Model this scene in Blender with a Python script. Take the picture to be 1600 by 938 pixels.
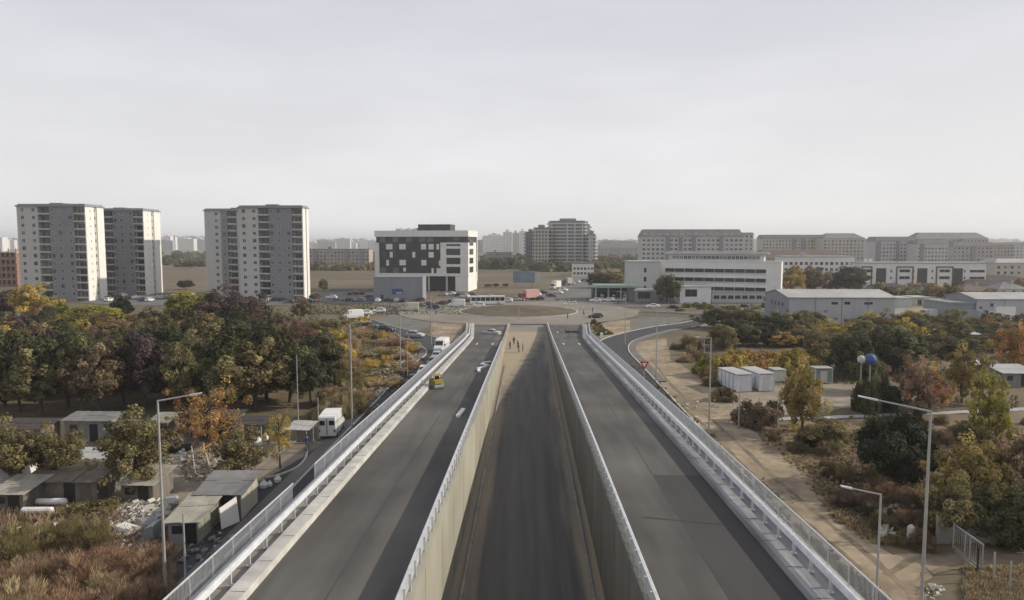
import bpy, math, random
import numpy as np
from mathutils import Vector, Matrix
random.seed(7); RNG = np.random.default_rng(11)
for o in list(bpy.data.objects): bpy.data.objects.remove(o)
SC = bpy.context.scene; COL = SC.collection
R = math.radians
# ------------------------------------------------------------ camera, sky, sun
CAMH = 21.0; FPX = 1080.0
cam = bpy.data.cameras.new('camera'); cam.sensor_width = 36; cam.lens = FPX/1600*36
cam.clip_start = 0.5; cam.clip_end = 30000
camo = bpy.data.objects.new('camera', cam); COL.objects.link(camo); SC.camera = camo
PITCH = math.atan(88/FPX); YAW = math.atan(25/FPX)
camo.location = (0, 0, CAMH); camo.rotation_euler = (math.pi/2-PITCH, 0, YAW)
SUN_EL = R(28); SUN_AZ = R(7)          # azimuth measured from +X towards +Y
w = bpy.data.worlds.new("World"); SC.world = w; w.use_nodes = True
nt = w.node_tree; nt.nodes.clear()
def wn(t, **k):
    n = nt.nodes.new(t)
    for a, b in k.items(): setattr(n, a, b)
    return n
out = wn('ShaderNodeOutputWorld'); bg = wn('ShaderNodeBackground')
sky = wn('ShaderNodeTexSky', sky_type='NISHITA', sun_disc=False, sun_elevation=SUN_EL, sun_rotation=math.pi/2-SUN_AZ,
         air_density=1.0, dust_density=6.0, ozone_density=1.0, altitude=0)
tc = wn('ShaderNodeTexCoord'); sep = wn('ShaderNodeSeparateXYZ'); ramp = wn('ShaderNodeValToRGB')
nt.links.new(tc.outputs['Generated'], sep.inputs[0]); nt.links.new(sep.outputs['Z'], ramp.inputs[0])
e = ramp.color_ramp.elements
e[0].position = 0.0; e[0].color = (9.6, 9.6, 9.4, 1)
e[1].position = 0.9; e[1].color = (4.6, 4.8, 5.5, 1)
m_ = e.new(0.07); m_.color = (9.1, 9.1, 9.15, 1)
m_ = e.new(0.17); m_.color = (8.2, 8.2, 8.5, 1)
m_ = e.new(0.34); m_.color = (7.0, 7.05, 7.75, 1)
# thin high cloud streaks
mp = wn('ShaderNodeMapping'); mp.inputs['Scale'].default_value = (1.6, 1.6, 7.0); mp.inputs['Rotation'].default_value = (0.12, 0.05, 0)
noi = wn('ShaderNodeTexNoise'); noi.inputs['Scale'].default_value = 1.5; noi.inputs['Detail'].default_value = 5; noi.inputs['Roughness'].default_value = 0.5
nt.links.new(tc.outputs['Generated'], mp.inputs[0]); nt.links.new(mp.outputs[0], noi.inputs['Vector'])
cr = wn('ShaderNodeMapRange'); cr.inputs['From Min'].default_value = 0.42; cr.inputs['From Max'].default_value = 0.72
cr.inputs['To Min'].default_value = 0.965; cr.inputs['To Max'].default_value = 1.09
nt.links.new(noi.outputs['Fac'], cr.inputs['Value'])
vm = wn('ShaderNodeVectorMath', operation='SCALE'); nt.links.new(ramp.outputs[0], vm.inputs[0]); nt.links.new(cr.outputs[0], vm.inputs['Scale'])
mix = wn('ShaderNodeMix', data_type='RGBA'); mix.inputs[0].default_value = 0.9
nt.links.new(sky.outputs[0], mix.inputs[6]); nt.links.new(vm.outputs[0], mix.inputs[7])
nt.links.new(mix.outputs[2], bg.inputs[0]); bg.inputs[1].default_value = 0.1
nt.links.new(bg.outputs[0], out.inputs[0])
sl = bpy.data.lights.new('sun', 'SUN'); sl.energy = 4.0; sl.angle = R(0.9); sl.color = (1.0, 0.91, 0.77)
so = bpy.data.objects.new('sun', sl); COL.objects.link(so)
sd = Vector((math.cos(SUN_AZ)*math.cos(SUN_EL), math.sin(SUN_AZ)*math.cos(SUN_EL), math.sin(SUN_EL)))
so.rotation_euler = sd.to_track_quat('Z', 'Y').to_euler()
SC.view_settings.view_transform = 'Standard'; SC.view_settings.look = 'None'
SC.view_settings.exposure = 0.03; SC.view_settings.gamma = 1.0
SC.render.engine = 'CYCLES'
# ------------------------------------------------------------ pixel -> place helpers
CF = Vector((-math.sin(YAW)*math.cos(PITCH), math.cos(YAW)*math.cos(PITCH), -math.sin(PITCH)))
CR = Vector((math.cos(YAW), math.sin(YAW), 0)); CU = CR.cross(CF)
def G(px, py, z=0.0):
    "ground point under a photo pixel, on the level z"
    d = CF + CR*((px-800)/FPX) + CU*((469-py)/FPX)
    t = (z-CAMH)/d.z
    return Vector((d.x*t, d.y*t, z))
def atY(px, Y):
    d = CF + CR*((px-800)/FPX) + CU*((469-420)/FPX)
    return d.x/d.y*Y
def topz(X, Y, py):
    "height of a point above (X, Y) seen at photo row py"
    k = (469-py)/FPX
    a = CF.x*X+CF.y*Y; b = CU.x*X+CU.y*Y
    return CAMH + (k*a-b)/(CU.z-k*CF.z)
def mpp(X, Y): return (CF.x*X+CF.y*Y-CF.z*CAMH)/FPX     # metres per photo pixel there
# ------------------------------------------------------------ materials
MC = {}
def mat(name, c1, c2=None, scale=1.0, rough=0.85, bump=0.0, big=0.0, bigscale=0.05, metal=0.0, stretch=None, objcol=False, spec=0.3, detail=4):
    if name in MC: return MC[name]
    m = bpy.data.materials.new(name); m.use_nodes = True; t = m.node_tree; n = t.nodes; L = t.links
    b = n['Principled BSDF']; b.inputs['Roughness'].default_value = rough; b.inputs['Metallic'].default_value = metal
    b.inputs['Specular IOR Level'].default_value = spec
    tc = n.new('ShaderNodeTexCoord'); src = tc.outputs['Object']
    if stretch:
        mp = n.new('ShaderNodeMapping'); mp.inputs['Scale'].default_value = stretch; L.new(src, mp.inputs[0]); src = mp.outputs[0]
    no = n.new('ShaderNodeTexNoise'); no.inputs['Scale'].default_value = scale; no.inputs['Detail'].default_value = detail
    L.new(src, no.inputs['Vector'])
    mr = n.new('ShaderNodeMapRange'); mr.inputs['From Min'].default_value = 0.3; mr.inputs['From Max'].default_value = 0.7
    L.new(no.outputs['Fac'], mr.inputs['Value'])
    mx = n.new('ShaderNodeMix'); mx.data_type = 'RGBA'; L.new(mr.outputs[0], mx.inputs[0])
    c2 = c2 or tuple(v*0.8 for v in c1)
    mx.inputs[6].default_value = (*c1, 1); mx.inputs[7].default_value = (*c2, 1)
    res = mx.outputs[2]
    if objcol:
        oi = n.new('ShaderNodeObjectInfo'); mu = n.new('ShaderNodeMix'); mu.data_type = 'RGBA'; mu.blend_type = 'MULTIPLY'
        mu.inputs[0].default_value = 1; L.new(oi.outputs['Color'], mu.inputs[6]); L.new(res, mu.inputs[7]); res = mu.outputs[2]
    if big:
        n2 = n.new('ShaderNodeTexNoise'); n2.inputs['Scale'].default_value = bigscale; n2.inputs['Detail'].default_value = 3
        L.new(tc.outputs['Object'], n2.inputs['Vector'])
        m2 = n.new('ShaderNodeMapRange'); m2.inputs['From Min'].default_value = 0.3; m2.inputs['From Max'].default_value = 0.7
        m2.inputs['To Min'].default_value = 1-big; m2.inputs['To Max'].default_value = 1+big; L.new(n2.outputs['Fac'], m2.inputs['Value'])
        vs = n.new('ShaderNodeVectorMath'); vs.operation = 'SCALE'; L.new(res, vs.inputs[0]); L.new(m2.outputs[0], vs.inputs['Scale']); res = vs.outputs[0]
    L.new(res, b.inputs['Base Color'])
    if bump:
        bp = n.new('ShaderNodeBump'); bp.inputs['Strength'].default_value = bump; bp.inputs['Distance'].default_value = 0.1
        L.new(no.outputs['Fac'], bp.inputs['Height']); L.new(bp.outputs[0], b.inputs['Normal'])
    MC[name] = m; return m
def leafmat(name='leaves'):
    m = bpy.data.materials.new(name); m.use_nodes = True; t = m.node_tree; n = t.nodes; L = t.links
    b = n['Principled BSDF']; b.inputs['Roughness'].default_value = 0.8; b.inputs['Specular IOR Level'].default_value = 0.15
    oi = n.new('ShaderNodeObjectInfo'); at = n.new('ShaderNodeAttribute'); at.attribute_name = 'tone'
    sp = n.new('ShaderNodeSeparateXYZ'); L.new(at.outputs['Vector'], sp.inputs[0])
    vs = n.new('ShaderNodeVectorMath'); vs.operation = 'SCALE'; L.new(oi.outputs['Color'], vs.inputs[0]); L.new(sp.outputs['X'], vs.inputs['Scale'])
    hs = n.new('ShaderNodeHueSaturation'); L.new(vs.outputs[0], hs.inputs['Color']); L.new(sp.outputs['Y'], hs.inputs['Hue'])
    hs.inputs['Saturation'].default_value = 0.95
    L.new(hs.outputs[0], b.inputs['Base Color'])
    tr = n.new('ShaderNodeBsdfTranslucent'); L.new(hs.outputs[0], tr.inputs[0]); ms = n.new('ShaderNodeMixShader'); ms.inputs[0].default_value = 0.38
    L.new(b.outputs[0], ms.inputs[1]); L.new(tr.outputs[0], ms.inputs[2]); L.new(ms.outputs[0], n['Material Output'].inputs[0])
    return m
M = {}
M['leaf'] = leafmat()
M['bark'] = mat('bark', (0.10, 0.085, 0.07), (0.05, 0.04, 0.035), 6, bump=0.3)
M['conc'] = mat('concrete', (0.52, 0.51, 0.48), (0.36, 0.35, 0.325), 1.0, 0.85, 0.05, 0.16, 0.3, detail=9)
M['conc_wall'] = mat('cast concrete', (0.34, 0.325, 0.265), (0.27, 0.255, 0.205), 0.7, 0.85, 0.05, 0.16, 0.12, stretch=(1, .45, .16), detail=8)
M['conc_shade'] = mat('shade-darkened concrete', (0.135, 0.135, 0.115), (0.10, 0.10, 0.088), 0.9, 0.8, 0.05, 0.14, 0.16, stretch=(1, 1.1, .12), detail=8)  # right trench wall: its deep shade is put into this darker colour
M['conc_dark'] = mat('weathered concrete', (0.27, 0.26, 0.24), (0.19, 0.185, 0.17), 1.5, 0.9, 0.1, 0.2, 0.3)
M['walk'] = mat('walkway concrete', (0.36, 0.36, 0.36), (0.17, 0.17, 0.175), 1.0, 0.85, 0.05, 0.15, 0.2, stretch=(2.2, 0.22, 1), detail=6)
M['steel'] = mat('galvanised steel', (0.66, 0.67, 0.68), (0.50, 0.52, 0.54), 2.0, 0.45, 0, metal=0.35, spec=0.5)
M['steel_pole'] = mat('pale painted steel', (0.36, 0.36, 0.34), (0.27, 0.27, 0.26), 1.0, 0.5)
M['dark'] = mat('dark metal', (0.03, 0.03, 0.032), (0.02, 0.02, 0.02), 4, 0.5)
M['glass'] = mat('window glass', (0.035, 0.04, 0.045), (0.02, 0.022, 0.026), 0.8, 0.12, spec=0.6)
M['glass_grey'] = mat('curtained window glass', (0.16, 0.16, 0.155), (0.10, 0.10, 0.10), 0.8, 0.25, spec=0.5)
M['white'] = mat('white render', (0.74, 0.73, 0.69), (0.66, 0.65, 0.62), 0.4, 0.8)
M['lgrey'] = mat('light grey render', (0.50, 0.50, 0.48), (0.45, 0.45, 0.43), 0.3, 0.85)
M['mgrey'] = mat('mid grey render', (0.25, 0.25, 0.265), (0.22, 0.22, 0.235), 0.3, 0.85)
M['cream'] = mat('cream render', (0.50, 0.47, 0.40), (0.43, 0.40, 0.34), 0.3, 0.85)
M['pinkish'] = mat('pale rose render', (0.40, 0.36, 0.325), (0.34, 0.305, 0.275), 0.3, 0.85)
M['brick'] = mat('clay block masonry', (0.30, 0.17, 0.12), (0.24, 0.13, 0.09), 1.5, 0.9)
M['black_clad'] = mat('black cladding', (0.022, 0.024, 0.027), (0.04, 0.042, 0.046), 0.4, 0.35, spec=0.5)
M['clad'] = mat('grey sheet cladding', (0.26, 0.275, 0.29), (0.225, 0.235, 0.25), 0.5, 0.6, stretch=(1, 1, .2))
M['clad_lt'] = mat('light sheet cladding', (0.43, 0.445, 0.46), (0.38, 0.39, 0.41), 0.5, 0.6, stretch=(1, 1, .2))
M['roof_grey'] = mat('grey sheet roof', (0.22, 0.215, 0.21), (0.16, 0.155, 0.15), 1.0, 0.7, big=0.15, bigscale=0.2)
M['roof_lt'] = mat('pale sheet roof', (0.42, 0.42, 0.41), (0.34, 0.34, 0.33), 0.8, 0.6, big=0.12, bigscale=0.2)
M['roof_dark'] = mat('dark tile roof', (0.075, 0.062, 0.058), (0.05, 0.042, 0.04), 1.5, 0.8)
M['roof_red'] = mat('faded brown tile roof', (0.17, 0.13, 0.11), (0.12, 0.095, 0.085), 1.5, 0.85)
M['shed_roof'] = mat('weathered sheet roof', (0.38, 0.36, 0.30), (0.25, 0.23, 0.19), 0.9, 0.85, 0.1, 0.2, 0.4)
M['shed_wall'] = mat('old boards', (0.20, 0.18, 0.155), (0.12, 0.105, 0.09), 2.5, 0.9, stretch=(1, 1, .2))
M['asphalt'] = mat('ramp asphalt', (0.110, 0.106, 0.098), (0.066, 0.063, 0.059), 0.7, 0.85, 0.05, 0.30, 0.11, stretch=(1.0, 0.11, 1), detail=9)
M['asphalt2'] = mat('fresh asphalt', (0.060, 0.061, 0.067), (0.045, 0.046, 0.051), 0.8, 0.85, 0.03, 0.12, 0.1)
M['asphalt_dark'] = mat('darker asphalt', (0.060, 0.057, 0.056), (0.050, 0.048, 0.047), 0.8, 0.85, 0.03, 0.12, 0.1, stretch=(1, .1, 1))
M['dusty'] = mat('dusty roadway', (0.25, 0.225, 0.18), (0.18, 0.165, 0.14), 0.12, 0.9, 0.05, 0.15, 0.04, detail=7)
M['road_grey'] = mat('worn roadway', (0.165, 0.155, 0.145), (0.12, 0.115, 0.11), 0.15, 0.9, 0.03, 0.12, 0.04, detail=7)
M['dirt'] = mat('bare dirt', (0.33, 0.265, 0.18), (0.205, 0.165, 0.115), 0.8, 0.95, 0.8, 0.34, 0.16, detail=12)
M['dirt2'] = mat('pale yard dirt', (0.31, 0.27, 0.21), (0.20, 0.17, 0.13), 0.5, 0.95, 0.3, 0.2, 0.08, detail=9)
M['mound'] = mat('island soil', (0.135, 0.11, 0.07), (0.09, 0.074, 0.047), 0.4, 0.95, 0.5, 0.2, 0.08, detail=8)
M['rut'] = mat('packed dirt', (0.22, 0.175, 0.12), (0.16, 0.125, 0.085), 1.0, 0.95, 0.5, 0.3, 0.3, detail=10)
M['brush'] = mat('dry brush ground', (0.215, 0.165, 0.10), (0.12, 0.092, 0.06), 0.4, 0.95, 0.6, 0.3, 0.06, detail=9)
M['lawn'] = mat('verge grass', (0.15, 0.13, 0.075), (0.10, 0.09, 0.052), 0.3, 0.95, 0.4, 0.2, 0.05, detail=9)
M['field'] = mat('stubble field', (0.165, 0.13, 0.078), (0.095, 0.08, 0.05), 0.05, 0.95, 0.2, 0.25, 0.01, stretch=(.35, 1.6, 1), detail=9)
M['ground'] = mat('dry ground', (0.175, 0.14, 0.088), (0.105, 0.088, 0.055), 0.22, 0.95, 0.5, 0.3, 0.02, detail=10)
M['paint'] = mat('road paint', (0.75, 0.75, 0.73), (0.6, 0.6, 0.58), 3, 0.7)
M['carpaint'] = mat('car paint', (1, 1, 1), (0.93, 0.93, 0.93), 0.5, 0.3, objcol=True, spec=0.5)
M['cloth'] = mat('object coloured matte', (1, 1, 1), (0.8, 0.8, 0.8), 1.5, 0.85, objcol=True)
M['tyre'] = mat('tyre rubber', (0.02, 0.02, 0.02), (0.03, 0.03, 0.03), 5, 0.8)
M['lampred'] = mat('red lens', (0.4, 0.02, 0.02), None, 2, 0.3)
M['lampwhite'] = mat('clear lens', (0.7, 0.7, 0.7), None, 2, 0.2)
M['signred'] = mat('sign red', (0.45, 0.03, 0.03), (0.4, 0.03, 0.03), 2, 0.5)
M['blue'] = mat('sign blue', (0.04, 0.09, 0.25), (0.05, 0.1, 0.22), 2, 0.5)
M['greencan'] = mat('pale green fascia', (0.32, 0.42, 0.35), (0.28, 0.37, 0.31), 1, 0.5)
M['greenwall'] = mat('dark green panel', (0.06, 0.11, 0.09), (0.05, 0.09, 0.075), 1, 0.6)
def facade_far(name, base, dark, sx=0.35, sz=0.33):
    "grid of windows too small to pick apart, for blocks kilometres away"
    m = bpy.data.materials.new(name); m.use_nodes = True; t = m.node_tree; n = t.nodes; L = t.links
    b = n['Principled BSDF']; b.inputs['Roughness'].default_value = 0.8
    tc = n.new('ShaderNodeTexCoord'); mp = n.new('ShaderNodeMapping'); mp.inputs['Rotation'].default_value = (math.pi/2, 0, 0)
    L.new(tc.outputs['Object'], mp.inputs[0]); br = n.new('ShaderNodeTexBrick'); L.new(mp.outputs[0], br.inputs['Vector'])
    br.offset = 0; br.inputs['Scale'].default_value = 1; br.inputs['Brick Width'].default_value = 5.0; br.inputs['Row Height'].default_value = 3.0
    br.inputs['Mortar Size'].default_value = 1.0; br.inputs['Mortar Smooth'].default_value = 0.1
    br.inputs['Color1'].default_value = (*dark, 1); br.inputs['Color2'].default_value = (*[v*1.5 for v in dark], 1); br.inputs['Mortar'].default_value = (*base, 1)
    L.new(br.outputs[0], b.inputs['Base Color']); return m
M['far1'] = facade_far('pale far facade', (0.5, 0.48, 0.46), (0.2, 0.2, 0.21))
M['far2'] = facade_far('grey far facade', (0.33, 0.32, 0.32), (0.15, 0.15, 0.16))
M['far3'] = facade_far('white far facade', (0.7, 0.68, 0.65), (0.33, 0.33, 0.34))
# ------------------------------------------------------------ mesh + object helpers
class MB:
    def __init__(s): s.v = []; s.f = []; s.mi = []; s.cur = 0
    def add(s, vs, fs):
        k = len(s.v); s.v.extend([tuple(p) for p in vs]); s.f.extend([tuple(k+i for i in f) for f in fs]); s.mi.extend([s.cur]*len(fs)); return s
    def box(s, x0, x1, y0, y1, z0, z1):
        return s.add([(x0,y0,z0),(x1,y0,z0),(x1,y1,z0),(x0,y1,z0),(x0,y0,z1),(x1,y0,z1),(x1,y1,z1),(x0,y1,z1)],
                     [(0,3,2,1),(4,5,6,7),(0,1,5,4),(1,2,6,5),(2,3,7,6),(3,0,4,7)])
    def bar(s, a, b, r0, r1=None, n=6):
        r1 = r0 if r1 is None else r1; a = Vector(a); b = Vector(b); d = (b-a).normalized()
        u = d.orthogonal().normalized(); w2 = d.cross(u); vs = []
        for p, r in ((a, r0), (b, r1)):
            for i in range(n):
                t = 2*math.pi*i/n; vs.append(p+u*(r*math.cos(t))+w2*(r*math.sin(t)))
        fs = [(i, (i+1) % n, n+(i+1) % n, n+i) for i in range(n)]+[tuple(range(n))[::-1], tuple(range(n, 2*n))]
        return s.add(vs, fs)
    def prism(s, poly, y0, y1):
        "polygon in x-z, extruded along y"
        n = len(poly); vs = [(x, y0, z) for x, z in poly]+[(x, y1, z) for x, z in poly]
        return s.add(vs, [(i, (i+1) % n, n+(i+1) % n, n+i) for i in range(n)]+[tuple(range(n)), tuple(range(n, 2*n))[::-1]])
    def prismx(s, poly, x0, x1):
        n = len(poly); vs = [(x0, y, z) for y, z in poly]+[(x1, y, z) for y, z in poly]
        return s.add(vs, [(i, (i+1) % n, n+(i+1) % n, n+i) for i in range(n)]+[tuple(range(n)), tuple(range(n, 2*n))[::-1]])
    def poly_up(s, poly, z0, z1):
        n = len(poly); vs = [(x, y, z0) for x, y in poly]+[(x, y, z1) for x, y in poly]
        return s.add(vs, [(i, (i+1) % n, n+(i+1) % n, n+i) for i in range(n)]+[tuple(range(n))[::-1], tuple(range(n, 2*n))])
    def mesh(s, name, mats, smooth=False):
        me = bpy.data.meshes.new(name); me.from_pydata(s.v, [], s.f)
        for m in (mats if isinstance(mats, (list, tuple)) else [mats]): me.materials.append(m)
        me.polygons.foreach_set('material_index', s.mi)
        if smooth: me.polygons.foreach_set('use_smooth', [True]*len(s.f))
        import bmesh
        b = bmesh.new(); b.from_mesh(me); bmesh.ops.recalc_face_normals(b, faces=b.faces); b.to_mesh(me); b.free()
        return me
def link(o, parent=None):
    COL.objects.link(o)
    if parent is not None: o.parent = parent
    return o
def tag(o, label=None, cat=None, group=None, kind=None):
    if label: o['label'] = label
    if cat: o['category'] = cat
    if group: o['group'] = group
    if kind: o['kind'] = kind
    return o
def mobj(name, me, parent=None, loc=(0,0,0), rz=0.0, scale=None, color=None):
    o = bpy.data.objects.new(name, me); o.location = loc; o.rotation_euler = (0, 0, rz)
    if scale: o.scale = scale
    if color: o.color = (*color, 1)
    return link(o, parent)
def part(name, mb, m, parent=None, **k): return mobj(name, mb.mesh(name, m), parent, **k)
def empty(name, loc=(0,0,0), rz=0.0, label=None, cat=None, group=None):
    o = bpy.data.objects.new(name, None); o.location = loc; o.rotation_euler = (0, 0, rz); o.empty_display_size = 0.5
    link(o); return tag(o, label, cat, group)
def ordn(i):
    O = 'first second third fourth fifth sixth seventh eighth ninth tenth eleventh twelfth thirteenth fourteenth fifteenth sixteenth seventeenth eighteenth nineteenth twentieth'.split()
    return O[i] if i < 20 else 'twenty-'+ordn(i-20) if i < 29 else 'thirtieth' if i == 29 else 'thirty-'+ordn(i-30)
def rowlabel(items, nrows, names, tmpl):
    'items: (px, py, object, colour word); unique label from row and place in the row'
    items = sorted(items, key=lambda t: -t[1]); n = len(items)
    for k in range(nrows):
        row = sorted(items[k*n//nrows:(k+1)*n//nrows], key=lambda t: t[0])
        for i, (a, b, o, c) in enumerate(row): o['label'] = tmpl % (c, ordn(i), names[k])
def dup(root, loc, rz=0.0, label=None, group=None, color=None, scale=None, colornames=('body',)):
    r = root.copy(); COL.objects.link(r); r.location = loc; r.rotation_euler = (0, 0, rz)
    if scale: r.scale = scale
    if label: r['label'] = label
    if group: r['group'] = group
    if color and root.type == 'MESH': r.color = (*color, 1)
    for ch in root.children:
        c = ch.copy(); COL.objects.link(c); c.parent = r
        if color and c.name.split('.')[0] in colornames: c.color = (*color, 1)
        for g in ch.children:
            d = g.copy(); COL.objects.link(d); d.parent = c
    return r
def smooth_line(pts, n=8):
    P = [Vector(p) for p in pts]; P = [P[0]*2-P[1]]+P+[P[-1]*2-P[-2]]; o = []
    for i in range(1, len(P)-2):
        for k in range(n):
            t = k/n; a, b, c, d = P[i-1], P[i], P[i+1], P[i+2]
            o.append(0.5*((2*b)+(c-a)*t+(2*a-5*b+4*c-d)*t*t+(3*b-a-3*c+d)*t**3))
    o.append(P[-2]); return o
def ribbon(name, line, a, b, z, m, h=0.0, kind='structure', jit=0.0, parent=None):
    "strip between the offsets a and b (to the right of travel) of a line; h > 0 makes it a raised kerb"
    L_, R_ = [], []
    for i, p in enumerate(line):
        q = line[min(i+1, len(line)-1)]-line[max(i-1, 0)]; nrm = Vector((q.y, -q.x, 0)).normalized()
        ja, jb = (random.uniform(-jit, jit), random.uniform(-jit, jit)) if jit else (0, 0)
        L_.append(p+nrm*(a+ja)); R_.append(p+nrm*(b+jb))
    n = len(line); mb = MB()
    vs = [(p.x, p.y, z+h) for p in L_]+[(p.x, p.y, z+h) for p in R_]
    fs = [(i, i+1, n+i+1, n+i) for i in range(n-1)]
    if h:
        vs += [(p.x, p.y, z-0.05) for p in L_]+[(p.x, p.y, z-0.05) for p in R_]
        fs += [(i, 2*n+i, 2*n+i+1, i+1) for i in range(n-1)]+[(n+i, n+i+1, 3*n+i+1, 3*n+i) for i in range(n-1)]
    mb.add(vs, fs); o = part(name, mb, m, parent)
    return tag(o, kind=kind) if kind else o
def sheet(name, pts, z, m, jit=0.0, px=True, kind='structure', seg=0):
    P = [G(x, y) if px else Vector((x, y, 0)) for x, y in pts]
    if jit:
        Q = []
        for i, p in enumerate(P):
            q = P[(i+1) % len(P)]; n = max(1, int((q-p).length/(jit*2.5)))
            n = min(n, 60)
            for k in range(n): Q.append(p.lerp(q, k/n)+Vector((random.uniform(-jit, jit), random.uniform(-jit, jit), 0)))
        P = Q
    from mathutils.geometry import tessellate_polygon
    vs = [(p.x, p.y, z) for p in P]; tr = tessellate_polygon([[Vector(v) for v in vs]])
    mb = MB(); mb.add(vs, [tuple(t) for t in tr]); o = part(name, mb, m)
    for p in o.data.polygons:
        if p.normal.z < 0: p.flip()
    return tag(o, kind=kind)
# ============================================================ GROUND AND ROADS
mb = MB(); S_ = 9000
mb.add([(-S_, -600, -0.12), (S_, -600, -0.12), (S_, 14000, -0.12), (-S_, 14000, -0.12)], [(0, 1, 2, 3)])
tag(part('ground', mb, M['ground']), kind='structure')
sheet('far_field', [(0, 399), (600, 399), (1000, 399), (1000, 424), (930, 430), (905, 432), (880, 440), (860, 447), (820, 452), (760, 452), (560, 449), (500, 451), (240, 460), (0, 470), (-300, 470), (-300, 399)], -0.10, M['field'], jit=0)
sheet('verge', [(-60, 470), (230, 461), (330, 470), (490, 474), (690, 470), (760, 468), (640, 485), (560, 483), (540, 492), (520, 505), (300, 500), (-60, 510)], -0.095, M['lawn'], jit=0.8)
sheet('field', [(900, 470), (1240, 470), (1640, 494), (1640, 520), (1300, 520), (1140, 505), (1100, 486), (1000, 480), (930, 476)], -0.095, M['lawn'], jit=0.8)
sheet('brush_ground', [(1180, 660), (1640, 640), (1640, 850), (1480, 858), (1300, 815), (1255, 745), (1190, 690)], -0.09, M['brush'], jit=0.8)
sheet('brush_ground', [(-40, 1000), (-40, 790), (150, 790), (260, 840), (400, 810), (430, 1000)], -0.09, M['brush'], jit=0.5)
sheet('brush_ground', [(-60, 650), (-60, 490), (300, 492), (470, 520), (560, 600), (470, 640), (300, 640)], -0.088, M['brush'], jit=0.8)
sheet('dirt_track', [(985, 536), (1040, 528), (1048, 560), (1120, 600), (1145, 640), (1195, 690), (1262, 742), (1305, 812), (1400, 866), (1490, 866), (1600, 852), (1640, 852), (1640, 885), (1500, 884), (1432, 900), (1445, 938), (1500, 1060), (1240, 1060), (1180, 800), (1060, 660), (1000, 590), (968, 552)], -0.08, M['dirt'], jit=0.35)
sheet('dirt_yard', [(1120, 606), (1270, 600), (1360, 598), (1395, 606), (1380, 622), (1300, 642), (1200, 650), (1150, 655)], -0.075, M['dirt2'], jit=0.4)
sheet('dirt_track', [(1520, 890), (1640, 895), (1640, 1000), (1590, 1000)], -0.07, M['brush'], jit=0.3)
sheet('yard', [(150, 790), (-40, 770), (-40, 690), (110, 690), (240, 686), (420, 690), (500, 683), (560, 650), (600, 640), (520, 690), (470, 745), (400, 790), (330, 850), (250, 845)], -0.085, M['dirt2'], jit=0.4)
sheet('verge', [(540, 500), (600, 520), (650, 545), (665, 560), (610, 610), (560, 650), (500, 660), (470, 600), (500, 520)], -0.086, M['lawn'], jit=0.5)
sheet('path', [(1150, 659), (1150, 654), (1300, 649), (1450, 643.5), (1640, 634), (1640, 639), (1450, 647.5), (1300, 653.5)], -0.06, M['roof_lt'], jit=0.12)
tag(part('lay_by', MB().add([(-19.9, 90, -.045), (-20.4, 80, -.045), (-21.7, 71, -.045), (-22.3, 66, -.045), (-24.0, 58, -.045), (-24.4, 50, -.045), (-23, 38, -.045), (-21, 20, -.045), (-18, 20, -.045), (-18, 90, -.045)], [tuple(range(10))]), M['asphalt2']), kind='structure')
for o_ in (-.85, .85):
    ribbon('wheel_rut', smooth_line([G(x, y) for x, y in ((1010, 560), (1045, 606), (1112, 665), (1185, 735), (1262, 803), (1340, 868), (1405, 930), (1450, 1000))]), o_-.24, o_+.24, -.072, M['rut'], jit=.1)
    ribbon('wheel_rut', smooth_line([G(x, y) for x, y in ((1405, 905), (1450, 880), (1520, 872), (1620, 870))]), o_-.24, o_+.24, -.071, M['rut'], jit=.1)
# service roads (they run beside the ramps, then loop out and back to the roundabout)
LL = [Vector((-16.9, y, 0)) for y in (-60, -20, 20, 60, 90, 115)]+[G(694, 548), G(650, 526), G(600, 513), G(572, 504), G(556, 496), G(574, 488), G(640, 487), G(715, 490)]
RL = [Vector((16.3, y, 0)) for y in (-60, -20, 20, 60, 90, 118)]+[G(955, 545), G(972, 529), G(1030, 514), G(1085, 506), G(1107, 499), G(1088, 493), G(1030, 489), G(930, 488)]
LLs = smooth_line(LL); RLs = smooth_line(RL)
ribbon('service_road', LLs, -3.3, 3.3, -0.04, M['asphalt2']); ribbon('service_road', RLs, -3.3, 3.3, -0.04, M['asphalt2'])
for ln, s in ((LLs, -1), (RLs, 1)):
    ribbon('kerb', ln, 3.3 if s > 0 else -3.5, 3.5 if s > 0 else -3.3, -0.04, M['conc'], h=0.12)
    ribbon('kerb', ln[44:], -3.5 if s > 0 else 3.3, -3.3 if s > 0 else 3.5, -0.04, M['conc'], h=0.12)
ribbon('pavement', RLs[36:70], 3.5, 4.9, -0.04, M['road_grey'], h=0.11)
ribbon('pavement', LLs[:60], -4.8, -3.5, -0.04, M['road_grey'], h=0.11)
# inner aprons of the loops
sheet('apron', [(580, 503), (610, 493), (680, 494), (672, 510), (650, 518), (610, 510)], -0.07, mat('weedy gravel', (.17, .17, .145), (.12, .12, .105), .5, .95), jit=0.3)
sheet('slope', [(672, 510), (680, 495), (712, 500), (726, 510), (716, 530), (700, 536), (672, 522)], -0.068, M['dirt'], jit=0.3)
sheet('road_shoulder', [(-20.2, 92), (-20.2, 132), (-21.5, 134), (-24, 120), (-24.5, 100), (-25, 84), (-22, 76), (-20.6, 82)], -0.065, M['dirt'], jit=.4, px=False)
sheet('apron', [(985, 517), (985, 498), (1020, 495), (1075, 497), (1060, 504), (1020, 511)], -0.07, mat('weedy gravel', (.12, .12, .09), (.09, .095, .07), .5, .95), jit=0.2)
sheet('slope', [(925, 510), (965, 498), (990, 500), (1005, 512), (960, 527), (945, 530)], -0.075, M['dirt'], jit=0.3)
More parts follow.
